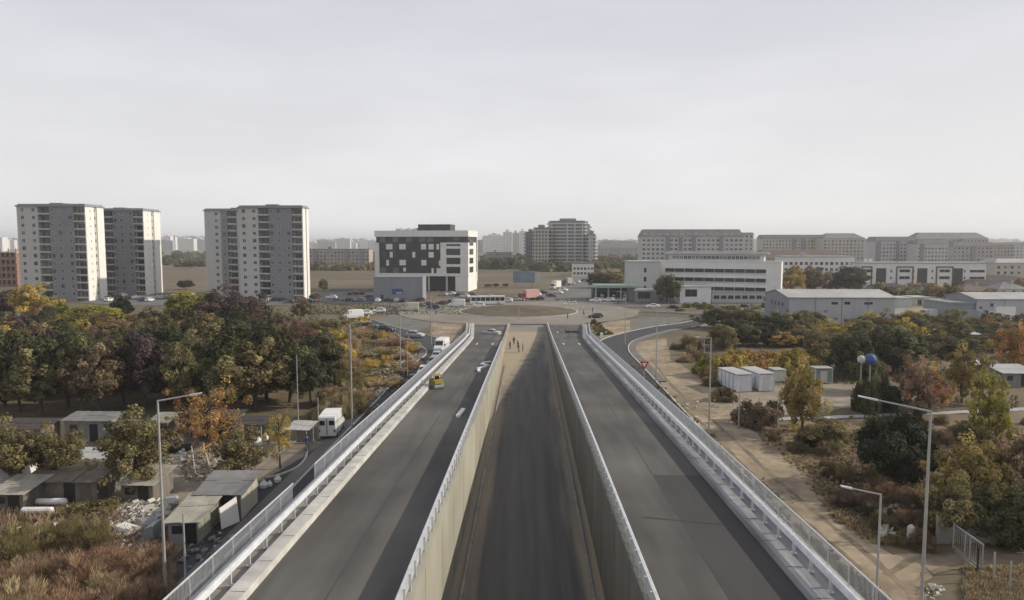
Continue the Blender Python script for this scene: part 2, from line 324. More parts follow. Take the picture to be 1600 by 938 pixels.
# roundabout
RC = G(810, 486.5); RC.z = 0
def ring(name, r0, r1, z, m, n=96, h=0):
    mb = MB(); vs = []; 
    for r in (r0, r1):
        for i in range(n):
            t = 2*math.pi*i/n; vs.append((RC.x+r*math.cos(t), RC.y+r*math.sin(t), z+h))
    fs = [(i, (i+1) % n, n+(i+1) % n, n+i) for i in range(n)]
    if h:
        for r in (r0, r1):
            for i in range(n):
                t = 2*math.pi*i/n; vs.append((RC.x+r*math.cos(t), RC.y+r*math.sin(t), z))
        fs += [(i, (i+1) % n, 2*n+(i+1) % n, 2*n+i) for i in range(n)]+[(n+i, n+(i+1) % n, 3*n+(i+1) % n, 3*n+i) for i in range(n)]
    mb.add(vs, fs); return tag(part(name, mb, m), kind='structure')
ring('roundabout', 18.4, 37, 0.03, M['dusty'])
ring('kerb', 18.1, 18.5, 0.0, M['conc'], h=0.15)
mb = MB(); n = 64; vs = [(RC.x, RC.y, 1.35)]
for k, (r, z) in enumerate(((4, 1.3), (9, 1.1), (14, 0.7), (17, 0.3), (18.1, 0.1))):
    for i in range(n):
        t = 2*math.pi*i/n; rr = r; vs.append((RC.x+rr*math.cos(t), RC.y+rr*math.sin(t), z+random.uniform(-.06, .06)*(k < 4)))
fs = [(0, 1+i, 1+(i+1) % n) for i in range(n)]
for k in range(4):
    fs += [(1+k*n+i, 1+(k+1)*n+i, 1+(k+1)*n+(i+1) % n, 1+k*n+(i+1) % n) for i in range(n)]
mb.add(vs, fs); tag(part('traffic_island', mb, M['mound']), kind='structure')
sheet('road', [(640, 484), (720, 476), (760, 470), (830, 462), (862, 449), (885, 438), (920, 428), (960, 424), (965, 430), (945, 440), (925, 455), (915, 470), (925, 482), (900, 500), (700, 500), (680, 492), (640, 490)], 0.005, M['road_grey'], jit=0.3)
sheet('road', [(640, 490), (700, 500), (735, 508), (745, 519), (930, 519), (905, 508), (960, 492), (1000, 487), (1000, 484), (930, 480), (700, 478), (636, 485)], 0.012, M['dusty'], jit=0.2)
sheet('forecourt', [(582, 470), (660, 471), (700, 466), (750, 458), (760, 462), (720, 474), (640, 482), (582, 476)], 0.008, M['road_grey'], jit=0.3)
sheet('car_park', [(482, 470), (486, 460), (520, 452), (585, 452), (584, 474), (530, 476)], 0.010, M['asphalt2'], jit=0.3)
sheet('car_park', [(120, 473), (160, 466), (320, 458), (380, 466), (500, 468), (490, 478), (330, 476), (200, 478)], 0.010, M['road_grey'], jit=0.3)
sheet('forecourt', [(905, 476), (925, 470), (1060, 471), (1195, 474), (1200, 478), (1060, 480), (930, 480)], 0.006, M['road_grey'], jit=0.3)
sheet('car_park', [(1150, 492), (1150, 482), (1600, 480), (1640, 482), (1640, 503), (1400, 506), (1240, 507)], -0.05, M['conc_dark'], jit=0.3)
# distant hills / haze-blue land beyond the town
for nm, Y, h, c in (('hill', 5200, 24, 0), ('hill', 7600, 46, 1)):
    mb = MB(); vs = []; N = 120
    for i in range(N+1):
        x = -7000+14000*i/N; hh = h*(0.7+0.3*math.sin(i*0.31+c)+0.15*math.sin(i*0.9))
        vs += [(x, Y, -2), (x, Y+300, hh), (x, Y+900, -2)]
    fs = []
    for i in range(N): fs += [(3*i, 3*i+3, 3*i+4, 3*i+1), (3*i+1, 3*i+4, 3*i+5, 3*i+2)]
    mb.add(vs, fs); tag(part(nm, mb, M['lawn']), kind='structure')
# ------------------------------------------------------------ ramps
ZT = [(-60, 8.6), (5, 7.3), (28, 6.4), (50, 5.5), (85, 3.85), (113, 2.45), (132, 1.5), (150, 0.78), (165, 0.35), (178, 0.06)]
def zr(y): return float(np.interp(y, [a for a, b in ZT], [b for a, b in ZT]))
def xo(y): return 0.0 if y < 146 else (y-146)*0.075
YS = [-60+3.0*i for i in range(80)]; YS = [y for y in YS if y <= 176]+[178.0]
def sweep(name, prof, ys, m, side=1, shift=0.0, parent=None, base=None, closed=True):
    "prof: (x, dz) points; dz None = ground level"
    mb = MB(); n = len(prof); vs = []
    for y in ys:
        z = zr(y)
        for x, dz in prof:
            vs.append((side*(x+shift*xo(y)), y, (-0.3 if dz is None else z+dz)))
    fs = []
    for j in range(len(ys)-1):
        for i in range(n if closed else n-1):
            fs.append((j*n+i, j*n+(i+1) % n, (j+1)*n+(i+1) % n, (j+1)*n+i))
    if closed: fs += [tuple(range(n)), tuple(range((len(ys)-1)*n, len(ys)*n))]
    mb.add(vs, fs); return part(name, mb, m, parent)
def road_strip(name, xa, xb, dz, ys, m, side, shb=0.0):
    mb = MB(); K = 6; vs = []
    for y in ys:
        for k in range(K+1):
            t = k/K; vs.append((side*(xa+(xb-xa)*t+shb*t*xo(y)), y, zr(y)+dz))
    fs = [(j*(K+1)+i, j*(K+1)+i+1, (j+1)*(K+1)+i+1, (j+1)*(K+1)+i) for j in range(len(ys)-1) for i in range(K)]
    mb.add(vs, fs); return tag(part(name, mb, m), kind='structure')
# shared pieces of the rails and fences
def beam_mesh(L):
    mb = MB(); prof = [(-.05, .54), (.06, .58), (-.02, .66), (.06, .73), (-.02, .80), (.07, .88), (.0, .96), (-.12, .96), (-.12, .54)]
    mb.prism(prof, 0.0, L); return mb.mesh('beam', M['steel'])
mb = MB(); mb.prism([(-.05, .64), (.06, .69), (-.02, .77), (.07, .85), (.0, .96), (-.12, .96), (-.12, .64)], 0, 4.04); BEAM = mb.mesh('beam', M['steel'])
mb = MB(); mb.prism([(-.05, .30), (.06, .36), (-.02, .50), (.06, .59), (-.02, .69), (.07, .80), (.0, .92), (-.12, .92), (-.12, .30)], 0, 4.04); BEAMI = mb.mesh('beam', M['steel'])
mb = MB(); mb.box(-.06, .06, -.05, .05, 0, .9); mb.box(-.12, .12, -.12, .12, 0, .03); POST = mb.mesh('post', M['steel'])
mb = MB(); mb.box(-.02, .02, -.02, .02, 0, 1.08); FPOST = mb.mesh('fence_post', M['steel'])
mb = MB(); LP = 2.0
mb.box(-.025, .025, .0, LP, 1.02, 1.08); mb.box(-.015, .015, .02, LP-.02, .10, .13)
for k in range(1, 20): mb.box(-.008, .008, k*.1-.008, k*.1+.008, .13, 1.02)
FPANEL = mb.mesh('fence_panel', M['steel'])
SIDE = {-1: 'left', 1: 'right'}
for s in (-1, 1):
    road_strip('ramp_road', 5.3, 11.65, 0.0, YS, M['asphalt'], s, 1.0)
    nm = SIDE[s]
    w_ = sweep('retaining_wall', [(4.6, None), (4.6, .30), (5.2, .32), (5.3, None)], YS, M['conc_wall' if s < 0 else 'conc_shade'], s)
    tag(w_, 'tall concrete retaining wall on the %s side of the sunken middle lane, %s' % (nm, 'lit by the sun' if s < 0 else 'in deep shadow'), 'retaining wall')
    k_ = sweep('parapet_kerb', [(11.5, -.2), (11.55, .34), (12.28, .36), (12.28, -.2)], YS, M['conc' if s < 0 else 'walk'], s, 1.0)  # right kerb: rail shadows put into its darker, streaked colour
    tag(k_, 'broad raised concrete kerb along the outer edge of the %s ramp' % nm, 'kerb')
    wk = sweep('walkway', [(12.283, -.3), (12.283, .02), (13.2, .02), (13.2, -.3)], YS, M['walk' if s > 0 else 'conc_dark'], s, 1.0); tag(wk, kind='structure')  # left walkway takes darker concrete, the guard beam's shade painted in
    o_ = sweep('retaining_wall', [(13.2, None), (13.2, .36), (13.48, .38), (13.5, None)], YS, M['conc'], s, 1.0)
    tag(o_, 'outer concrete retaining wall under the railing of the %s ramp, beside the service road' % nm, 'retaining wall')
    JM = MB(); JM.box(-.004, .004, -.012, .012, 0, 1); JM = JM.mesh('wall_joint', M['dark']); y = -18.0
    while y < 168:
        mobj('wall_joint', JM, w_, (s*(4.6-.001), y, .02), 0, (1, 1, zr(y)+.1)); y += 6.0
    KJ = MB(); KJ.box(-.33, .33, -.012, .012, 0, .006); KJ = KJ.mesh('kerb_joint', M['dark']); y = -18.0
    while y < 144:
        mobj('kerb_joint', KJ, k_, (s*11.88, y, zr(y)+.352), 0); y += 3.0
    # end wall at the foot + far abutment block
    # guard rails
    for which, x0, dz, sh, face in (('inner', 5.0, .14, 0, 1), ('outer', 12.46, .14, 1.0, -1)):
        y0 = -22.0
        g = empty('guard_rail', (s*x0, y0, zr(y0)), label='galvanised steel guard rail on posts along the %s edge of the %s ramp' % ('trench' if which == 'inner' else 'walkway', nm), cat='guard rail', group='guard rails of the ramps')
        y = y0; yend = 172 if which == 'inner' else 168
        if which == 'inner' and s < 0: yend = 128
        while y < yend:
            y2 = y+4.0; a = Vector((s*(x0+sh*xo(y)), y, zr(y)+dz)); b = Vector((s*(x0+sh*xo(y2)), y2, zr(y2)+dz)); d = b-a
            o = mobj('beam', BEAMI if which == 'inner' else BEAM, g); o.location = a-g.location
            o.rotation_mode = 'XYZ'; fl = (s*face)
            o.rotation_euler = (math.atan2(d.z, math.hypot(d.x, d.y)), 0, math.atan2(-d.x, d.y))
            if fl < 0: o.scale = (-1, 1, 1)
            npst = 3 if which == 'inner' else 2
            for k in range(npst):
                yy = y+4.0/npst*k; p = mobj('post', POST, g); p.location = Vector((s*(x0-.16*face+sh*xo(yy)), yy, zr(yy)+dz))-g.location
            y = y2
    # pedestrian railing
    y0 = -20.0
    g = empty('railing', (s*13.34, y0, zr(y0)), label='grey steel railing with thin upright bars on the outer edge of the %s ramp' % nm, cat='railing', group='railings of the ramps')
    y = y0
    while y < 170:
        gap = (s < 0 and 37.0 < y < 41.5)
        if not gap:
            a = Vector((s*(13.34+xo(y)), y, zr(y)+.37)); y2 = y+2.0; b = Vector((s*(13.34+xo(y2)), y2, zr(y2)+.37)); d = b-a
            o = mobj('fence_panel', FPANEL, g); o.location = a-g.location; o.rotation_euler = (math.atan2(d.z, math.hypot(d.x, d.y)), 0, math.atan2(-d.x, d.y))
            p = mobj('fence_post', FPOST, g); p.location = a-g.location
        y += 2.0
# plain low steel rail where the guard rail stops by the left wall
# trench floor
def trenchmat():
    m = bpy.data.materials.new('trench floor'); m.use_nodes = True; t = m.node_tree; n = t.nodes; L = t.links
    b = n['Principled BSDF']; b.inputs['Roughness'].default_value = .9
    tc = n.new('ShaderNodeTexCoord'); sp = n.new('ShaderNodeSeparateXYZ'); L.new(tc.outputs['Object'], sp.inputs[0])
    n1 = n.new('ShaderNodeTexNoise'); n1.inputs['Scale'].default_value = .35; n1.inputs['Detail'].default_value = 9; L.new(tc.outputs['Object'], n1.inputs[0])
    mp = n.new('ShaderNodeMapping'); mp.inputs['Scale'].default_value = (1.3, .06, 1); L.new(tc.outputs['Object'], mp.inputs[0])
    n2 = n.new('ShaderNodeTexNoise'); n2.inputs['Scale'].default_value = 1; n2.inputs['Detail'].default_value = 6; L.new(mp.outputs[0], n2.inputs[0])
    ad = n.new('ShaderNodeMath'); ad.operation = 'MULTIPLY_ADD'; L.new(n1.outputs[0], ad.inputs[0]); ad.inputs[1].default_value = 40; sx = n.new('ShaderNodeMath'); sx.operation = 'MULTIPLY_ADD'; L.new(sp.outputs['X'], sx.inputs[0]); sx.inputs[1].default_value = -9; L.new(sp.outputs['Y'], sx.inputs[2]); L.new(sx.outputs[0], ad.inputs[2])  # dirt edge skewed across X: floor coloured darker where the right wall's shadow falls
    mr = n.new('ShaderNodeMapRange'); mr.inputs['From Min'].default_value = 138; mr.inputs['From Max'].default_value = 160; L.new(ad.outputs[0], mr.inputs[0])
    ax = n.new('ShaderNodeMath'); ax.operation = 'ABSOLUTE'; L.new(sp.outputs['X'], ax.inputs[0])
    a2 = n.new('ShaderNodeMath'); a2.operation = 'MULTIPLY_ADD'; L.new(n2.outputs[0], a2.inputs[0]); a2.inputs[1].default_value = 2.2; L.new(ax.outputs[0], a2.inputs[2])
    m3 = n.new('ShaderNodeMapRange'); m3.inputs['From Min'].default_value = 3.9; m3.inputs['From Max'].default_value = 5.4; m3.inputs['To Max'].default_value = .75; L.new(a2.outputs[0], m3.inputs[0])
    mx = n.new('ShaderNodeMath'); mx.operation = 'MAXIMUM'; L.new(mr.outputs[0], mx.inputs[0]); L.new(m3.outputs[0], mx.inputs[1])
    ca = n.new('ShaderNodeMix'); ca.data_type = 'RGBA'; ca.inputs[6].default_value = (.066, .064, .063, 1); ca.inputs[7].default_value = (.105, .098, .09, 1)
    ml = n.new('ShaderNodeMapRange'); ml.inputs['From Min'].default_value = .35; ml.inputs['From Max'].default_value = .65; L.new(n2.outputs[0], ml.inputs[0]); L.new(ml.outputs[0], ca.inputs[0])
    cd = n.new('ShaderNodeMix'); cd.data_type = 'RGBA'; cd.inputs[6].default_value = (.38, .31, .21, 1); cd.inputs[7].default_value = (.26, .215, .15, 1); L.new(n1.outputs[0], cd.inputs[0])
    cm = n.new('ShaderNodeMix'); cm.data_type = 'RGBA'; L.new(mx.outputs[0], cm.inputs[0]); L.new(ca.outputs[2], cm.inputs[6]); L.new(cd.outputs[2], cm.inputs[7]); L.new(cm.outputs[2], b.inputs['Base Color'])
    bp = n.new('ShaderNodeBump'); bp.inputs['Strength'].default_value = .4; L.new(n1.outputs[0], bp.inputs['Height']); L.new(bp.outputs[0], b.inputs['Normal'])
    return m
mb = MB(); mb.add([(-4.6, -60, 0.0), (4.6, -60, 0.0), (4.6, 178, 0.0), (-4.6, 178, 0.0)], [(0, 1, 2, 3)])
tag(part('trench_road', mb, trenchmat()), kind='structure')
for s in (-1, 1):
    mb = MB(); mb.box(s*3.95-.09, s*3.95+.09, -60, 118 if s < 0 else 128, 0.004, .13); tag(part('kerb', mb, M['conc_dark']), kind='structure')
mb = MB(); mb.box(-5.3, 5.3, 178.05, 178.6, -.2, .32); tag(part('end_wall', mb, M['conc_dark']), 'low concrete end wall closing the sunken lane below the roundabout', 'low wall')
# darker asphalt strip on the right ramp and paint marks
for s in (-1, 1): road_strip('paving_seam', 8.27, 8.33, .005, [y for y in YS if y < 150], M['asphalt_dark'], s)
def on_ramp_sheet(name, pts, dz, m):
    mb = MB(); vs = [(x, y, zr(y)+dz) for x, y in pts]; mb.add(vs, [tuple(range(len(pts)))]); return part(name, mb, m)
for s in (1,):
    ys = [y for y in YS if y <= 45]; road_strip('asphalt_strip', 8.3, 11.65, .004, ys, M['asphalt_dark'], s)
AR = []
def arrow(cx, cy, d=-1, sc=1.0):
    "straight-on arrow painted on the ramp"
    mb = MB(); ysn = [(-.07, 0), (.07, 0), (.07, 1.6), (.28, 1.6), (0, 2.6), (-.28, 1.6), (-.07, 1.6)]
    P = [(cx+sc*x, cy+d*sc*y) for x, y in ysn]
    vs = [(x, y, zr(y)+.012) for x, y in P]; mb.add(vs, [(0, 1, 2, 6), (2, 3, 4), (2, 4, 6), (6, 4, 5)])
    o = part('lane_arrow', mb, M['paint']); return tag(o, kind='structure')
for cx in (-10.0, -6.9): arrow(cx, 136, -1, 1.2)
for cx in (7.0, 10.1): arrow(cx, 133, 1, 1.2); arrow(cx-.1, 158, 1, 1.2)
# loose kerb stones, membrane roll lying beside the left inner wall
def ramp_box(name, x0, x1, y0, y1, h, m, lab, cat, group=None, rz=0):
    mb = MB(); L_ = y1-y0; w2 = (x1-x0)/2
    mb.box(-w2, w2, -L_/2, L_/2, 0, h); o = part(name, mb, m); ym = (y0+y1)/2
    o.location = ((x0+x1)/2, ym, zr(ym)+.01); o.rotation_euler = (math.atan2(zr(y1)-zr(y0), L_), 0, rz)
    return tag(o, lab, cat, group)
for i, (x, y, rz, l) in enumerate(((-6.35, 101, .5, 1.2), (-6.6, 97.6, -.35, 1.4), (-6.75, 94.5, .1, 1.3), (-6.2, 104, -.6, 1.0))):
    ramp_box('kerb_stone', x-.22, x+.22, y-l, y+l, .2, M['white'], ('pale kerb stone loose on the left ramp by the inner wall, %s of the zigzag' % ('second', 'third', 'nearest', 'farthest')[i]), 'kerb stone', 'loose kerb stones on the left ramp', rz)
ramp_box('kerb_stone', -6.6, -6.2, 63.0, 66.6, .2, M['white'], 'single pale kerb stone lying by itself on the left ramp near the inner guard rail', 'kerb stone', None, -.05)
# ============================================================ BUILDINGS
def winmesh(w, h, frame=M['white'], glass=M['glass'], mull=1, fr=.06):
    mb = MB(); t = fr
    mb.cur = 0
    mb.box(-w/2, w/2, -.05, .0, 0, t); mb.box(-w/2, w/2, -.05, .0, h-t, h); mb.box(-w/2, -w/2+t, -.05, 0, t, h-t); mb.box(w/2-t, w/2, -.05, 0, t, h-t)
    for k in range(mull): 
        x = -w/2+w*(k+1)/(mull+1); mb.box(x-t/2, x+t/2, -.045, 0, t, h-t)
    mb.cur = 1; mb.add([(-w/2+t, -.015, t), (w/2-t, -.015, t), (w/2-t, -.015, h-t), (-w/2+t, -.015, h-t)], [(0, 1, 2, 3)])
    return mb.mesh('window', [frame, glass])
W = {}
def win(w, h, kind=0):
    k = (w, h, kind)
    if k not in W:
        W[k] = winmesh(w, h, M['white'], M['glass_grey']) if kind == 1 else winmesh(w, h, M['mgrey'], M['glass'], 1, .05) if kind == 2 else winmesh(w, h)
    return W[k]
def wpart(root, me, x, y, z, face='f', name='window'):
    rz = {'f': 0, 'r': math.pi/2, 'l': -math.pi/2, 'b': math.pi}[face]
    return mobj(name, me, root, (x, y, z), rz)
def wgrid(root, xs, z0, floors, fh, w, h, face='f', off=0.0, kinds=(0, 0, 0, 1), skip=0.0):
    for f in range(floors):
        for x in xs:
            if random.random() < skip: continue
            me = win(w, h, random.choice(kinds)); z = z0+f*fh
            if face == 'f': wpart(root, me, x, off-.004, z)
            elif face == 'r': wpart(root, me, off+.004, x, z, 'r')
            else: wpart(root, me, off-.004, x, z, 'l')
def bal_mesh(w, d, solid=True):
    mb = MB(); mb.box(-w/2, w/2, -.12, d, 0, .16)
    mb.box(-w/2, w/2, -.15, -.05, .16, .55)
    return mb.mesh('balcony', M['lgrey'])
SLABS = {}
def tower(X, Y, yaw, Wd, Dp, floors, fh, secs, side_cols, label, group, partial=1.0, cap=1.3, left_side=False):
    """secs: (x0, x1, kind, material, [window xs], window w); kind wall or bay"""
    r = empty('apartment_tower', (X, Y, 0), yaw, label, 'apartment building', group); H = floors*fh+1.0
    for x0, x1, kind, m, xs, ww in secs:
        if kind == 'wall':
            mb = MB(); mb.box(x0, x1, 0, Dp, -.3, H); part('wall', mb, m, r)
            wgrid(r, xs, 1.0+.95, floors, fh, ww, 1.35, kinds=(0, 0, 0, 1, 2))
        else:
            mb = MB(); mb.box(x0, x1, 1.5, Dp, -.3, H); part('wall', mb, m, r)
            w = x1-x0; k = ('b', round(w, 2))
            if k not in SLABS: SLABS[k] = bal_mesh(w, 1.5)
            for f in range(floors):
                mobj('balcony', SLABS[k], r, ((x0+x1)/2, .0, .95+f*fh))
                wpart(r, win(round(w*.72, 2), 2.1, random.choice((0, 2, 2, 1))), (x0+x1)/2, 1.5-.004, 1.2+f*fh)
    # bright side with a shallow recess of small windows
    mb = MB(); e_ = .35
    y1, y2 = Dp*.46, Dp*.62
    mb.box(Wd, Wd+e_, 0, y1, -.3, H); mb.box(Wd, Wd+e_, y2, Dp, -.3, H); part('side_wall', mb, M['white'], r)
    wgrid(r, [Dp*.54], 1.9, floors, fh, .9, 1.3, 'r', Wd)
    if side_cols:
        wgrid(r, [Dp*.25], 1.9, floors, fh, .5, .9, 'r', Wd+e_, kinds=(1,))
    mb = MB(); mb.box(-.3, Wd+.6, -.45, Dp+.4, H, H+cap*.4); mb.box(.2, Wd+.1, .2, Dp-.2, H+cap*.4, H+cap*.8); part('roof', mb, M['clad'], r)
    mb = MB(); mb.box(Wd*.4, Wd*.6, Dp*.3, Dp*.7, H+cap*.8, H+cap*.8+.5); part('roof_house', mb, M['mgrey'], r)
    return r
def tsecs(Wd, gm=None):
    s = Wd/24; g = gm or M['mgrey']
    return [(0, 7.4*s, 'wall', M['lgrey'], [2.0*s, 5.9*s], 1.3), (7.4*s, 11.6*s, 'bay', M['mgrey'], [], 0),
            (11.6*s, 20.2*s, 'wall', g, [12.5*s, 15.2*s, 18.9*s], 1.15), (20.2*s, 24*s, 'bay', M['cream'], [], 0)]
def corner(px, Y): return atY(px, Y)
xa = corner(31, 250); xb = corner(136, 250)
tower(xa, 250, 0, xb-xa, 11, 12, 2.79, tsecs(xb-xa), True, 'grey and white apartment tower farthest left, nearest of its pair, with balcony columns', 'apartment towers on the left')
xb = corner(226, 282); tower(xb-24, 282, 0, 24, 13, 12, 2.79, tsecs(24), True, 'darker grey apartment tower set behind the leftmost tower, right one of that pair', 'apartment towers on the left')
xa = corner(375, 262); xb = corner(473.5, 262)
tower(xa, 262, 0, xb-xa, 7, 12, 2.79, tsecs(xb-xa), False, 'tall apartment tower with grey balcony column nearest the black and white office block', 'apartment towers on the left')
xa = corner(322, 285)
tower(xa, 285, 0, 24, 12, 12, 2.79, [(0, 6.8, 'wall', M['lgrey'], [5.0], 1.3), (6.8, 9.6, 'wall', M['mgrey'], [8.1], 1.0), (9.6, 13.5, 'bay', M['cream'], [], 0), (13.5, 14.2, 'wall', M['lgrey'], [], 1), (14.2, 18, 'bay', M['mgrey'], [], 0), (18, 24, 'wall', M['mgrey'], [20, 22.5], 1.1)],
      False, 'narrow visible slice of an apartment tower behind the second pair, left of it', 'apartment towers on the left')
# ---- office block
p = G(583, 459.5); q = G(732, 455.5); p.z = q.z = 0
yaw = -R(7.5); Wd = 43.0; X0 = q.x-Wd*math.cos(yaw); Y0 = q.y-Wd*math.sin(yaw)
r = empty('office_building', (X0, Y0, 0), yaw, 'five storey office building of black cladding with white squares and a white frame', 'office building')
HT = 26.8; DP = 20; g0 = 6.6
mb = MB(); mb.box(1.6, Wd-6, 1.6, DP-1, -.3, g0); part('ground_floor', mb, M['glass'], r)
mb = MB(); mb.box(Wd-6, Wd-.2, .3, DP-.5, -.3, g0); part('ground_floor', mb, M['white'], r)
mb = MB(); mb.box(.6, Wd-.4, .6, DP-.4, g0, HT-1.6); part('wall', mb, M['black_clad'], r)
for x0, x1, z0, z1, y0, y1 in ((0, Wd, g0, g0+1.25, 0, DP), (0, 2.0, g0+1.25, HT-5.3, 0, 1.0), (30.4, 33.0, g0+1.25, HT-5.3, 0, 1), (39.4, 41.0, g0+1.25, HT-5.3, 0, 1), (30.4, 41.0, HT-6.0, HT-5.3, 0.004, 1.0),
                               (0, Wd, HT-2.7, HT, 0, DP)):
    mb = MB(); mb.box(x0, x1, y0, y1, z0, z1); part('white_frame', mb, M['white'], r)
for k in range(3):
    z = g0+1.25+3.0+k*4.0-.05
    mb = MB(); mb.box(33.0, 39.4, .02, 1.0, z, z+1.15); part('white_frame', mb, M['white'], r)
for k in range(4):
    z = g0+1.25+k*4.0-.1
    me = winmesh(6.3, 2.75, M['dark'], M['glass'], 3); wpart(r, me, 36.2, .55, z+.12)
# white side
mb = MB(); mb.box(Wd-2.0, Wd-.05, .02, DP-3, g0+1.25, HT-5.3); part('side_wall', mb, M['white'], r)
for k in range(4):
    wpart(r, win(8.0, 2.6, 2), Wd-.05+.01, 6.5, g0+1.5+k*4.0, 'r')
mb = MB(); mb.box(Wd-.4, Wd, DP-1.2, DP, g0-3, HT-2.7); part('side_fin', mb, M['white'], r)
for k, x in enumerate((2.4, 8.4, 14.6, 36.0, 20.8, 24.5)):
    me = winmesh(2.8, 2.4, M['dark'], M['glass_grey'], 1); wpart(r, me, x+1.2, .59, HT-5.2)
cell = .066*Wd/ .66/10
def facpx(cx, cy, w, h):
    "crop pixels of the facade -> facade metres"
    x = (cx-150)/(1112-150)*(Wd-0.2); z = HT-(cy-190)/(705-190)*(HT-g0); return x, z
for cx, cy, cw, ch in ((300, 372, 66, 62), (438, 372, 66, 62), (657, 372, 52, 62), (735, 372, 52, 62), (803, 372, 28, 62), (320, 463, 30, 64), (555, 463, 30, 64), (735, 463, 52, 62), (281, 556, 28, 66), (438, 553, 66, 62), (658, 553, 52, 62), (827, 556, 26, 60), (458, 632, 28, 44), (748, 645, 24, 60), (814, 645, 50, 60)):
    x, z = facpx(cx, cy, 0, 0); ww = cw/962*Wd; hh = ch/515*(HT-g0)
    mb = MB(); mb.box(x-ww/2, x+ww/2, .5, .65, z-hh/2, z+hh/2); part('white_panel', mb, M['white'], r)
for cx, cy, cw in ((230, 372, 60), (368, 372, 60), (230, 640, 70), (365, 640, 60), (230, 463, 70), (360, 463, 44)):
    x, z = facpx(cx, cy, 0, 0); ww = cw/962*Wd; wpart(r, winmesh(ww, 2.5, M['dark'], M['glass_grey' if cy > 600 else 'glass'], 1), x, .59, z-1.25)
for x in (17, 24.8, 33): mb = MB(); mb.bar((x, .8, -.2), (x, .8, g0), .45, n=10); part('column', mb, M['lgrey'], r)
mb = MB(); mb.box(18.5, 33.5, 6, 15, HT, HT+2.9); part('plant_room', mb, M['black_clad'], r)
mb = MB()
for k in range(6): mb.box(8+k*1.7, 9.1+k*1.7, 7, 9, HT, HT+.9+.35*(k % 2)); mb.box(8, 8.1, 6, 14, HT, HT+1.1)
mb.box(8, 18.4, 6, 6.06, HT+1.05, HT+1.1); part('roof_units', mb, M['steel'], r)
# annex with blue sign
p = G(583, 470); X0 = atY(583.5, p.y); X1 = atY(660, p.y); r = empty('grey_hall', (X0, p.y, 0), 0, 'plain grey box hall with small blue sign in front of the office building', 'hall')
Wd2 = X1-X0; H2 = topz(X0, p.y, 434)
mb = MB(); mb.box(0, Wd2, 0, 9, -.3, H2); part('wall', mb, M['clad'], r)
mb = MB(); mb.box(-.15, Wd2+.15, -.15, 9.1, H2, H2+.35); part('roof', mb, M['clad'], r)
mb = MB(); mb.box(6.8, 10.8, -.12, -.01, 2.4, 4.4); b_ = part('sign_board', mb, M['blue'], r); mb = MB(); mb.box(8.4, 10.5, -.14, -.125, 2.6, 3.2); part('sign_panel', mb, M['lgrey'], b_)
for k in range(1, 7): mb = MB(); mb.box(k*Wd2/7-.05, k*Wd2/7+.05, -.05, -.004, 0, H2); part('cladding_seam', mb, M['mgrey'], r)
wpart(r, win(1.2, 2.2, 2), 3, -.004, .0, name='door')
# ---- generic slab blocks
def block(px0, px1, Y, ytop, dp, fh, cols, label, m=M['cream'], cat='apartment building', group=None, mansard=0.0, ww=1.5, wh=1.5, z0=1.0, yaw=0, name='apartment_block', ybase=0, roofm=None, kinds=(0, 0, 1, 2), side='r', bays=(), dormers=0, roofinset=2.5, flat=None):
    X0 = atY(px0, Y); X1 = atY(px1, Y); Wd = X1-X0; H = topz(X0, Y, ytop)-ybase
    r = empty(name, (X0, Y, ybase), yaw, label, cat, group); hw = H-mansard; fl = max(1, int((hw-z0+.6)/fh))
    mb = MB(); mb.box(0, Wd, 0, dp, -.3, hw); part('wall', mb, m, r)
    xs = [Wd*(i+.5)/cols for i in range(cols)]
    xs = [x for x in xs if not any(a*Wd < x < b*Wd for a, b in bays)]
    wgrid(r, xs, z0+.5, fl, fh, ww, wh, kinds=kinds)
    if side:
        ns = max(1, int(dp/5)); wgrid(r, [dp*(i+.5)/ns for i in range(ns)], z0+.5, fl, fh, ww*.8, wh, side, Wd if side == 'r' else 0, kinds=kinds)
    for a, b in bays:
        mb = MB(); mb.box(a*Wd, b*Wd, -.9, -.002, -.3, hw-.3); part('stair_bay', mb, M['mgrey'], r)
    if mansard:
        k = roofinset; mb = MB(); x0, x1, y0, y1 = -.5, Wd+.5, -.5, dp+.5
        mb.add([(x0, y0, hw), (x1, y0, hw), (x1, y1, hw), (x0, y1, hw), (x0+k, y0+k, H), (x1-k, y0+k, H), (x1-k, y1-k, H), (x0+k, y1-k, H)], [(0, 3, 2, 1), (4, 5, 6, 7), (0, 1, 5, 4), (1, 2, 6, 5), (2, 3, 7, 6), (3, 0, 4, 7)])
        rf = part('roof', mb, roofm or M['roof_grey'], r)
        for i in range(dormers):
            x = Wd*(i+.5)/dormers; mb = MB(); mb.prism([(x-1.3, hw+.3), (x+1.3, hw+.3), (x+1.3, hw+1.7), (x, hw+2.3), (x-1.3, hw+1.7)], .1, k); dm = part('dormer', mb, m, rf)
            wpart(dm, win(1.3, 1.1, 0), x, .1-.004, hw+.45)
    else:
        mb = MB(); mb.box(-.3, Wd+.3, -.3, dp+.3, hw, hw+.5); mb.box(Wd*.3, Wd*.36, dp*.3, dp*.6, hw+.5, hw+2.2); part('roof', mb, roofm or M['roof_grey'], r)
    return r, Wd, H
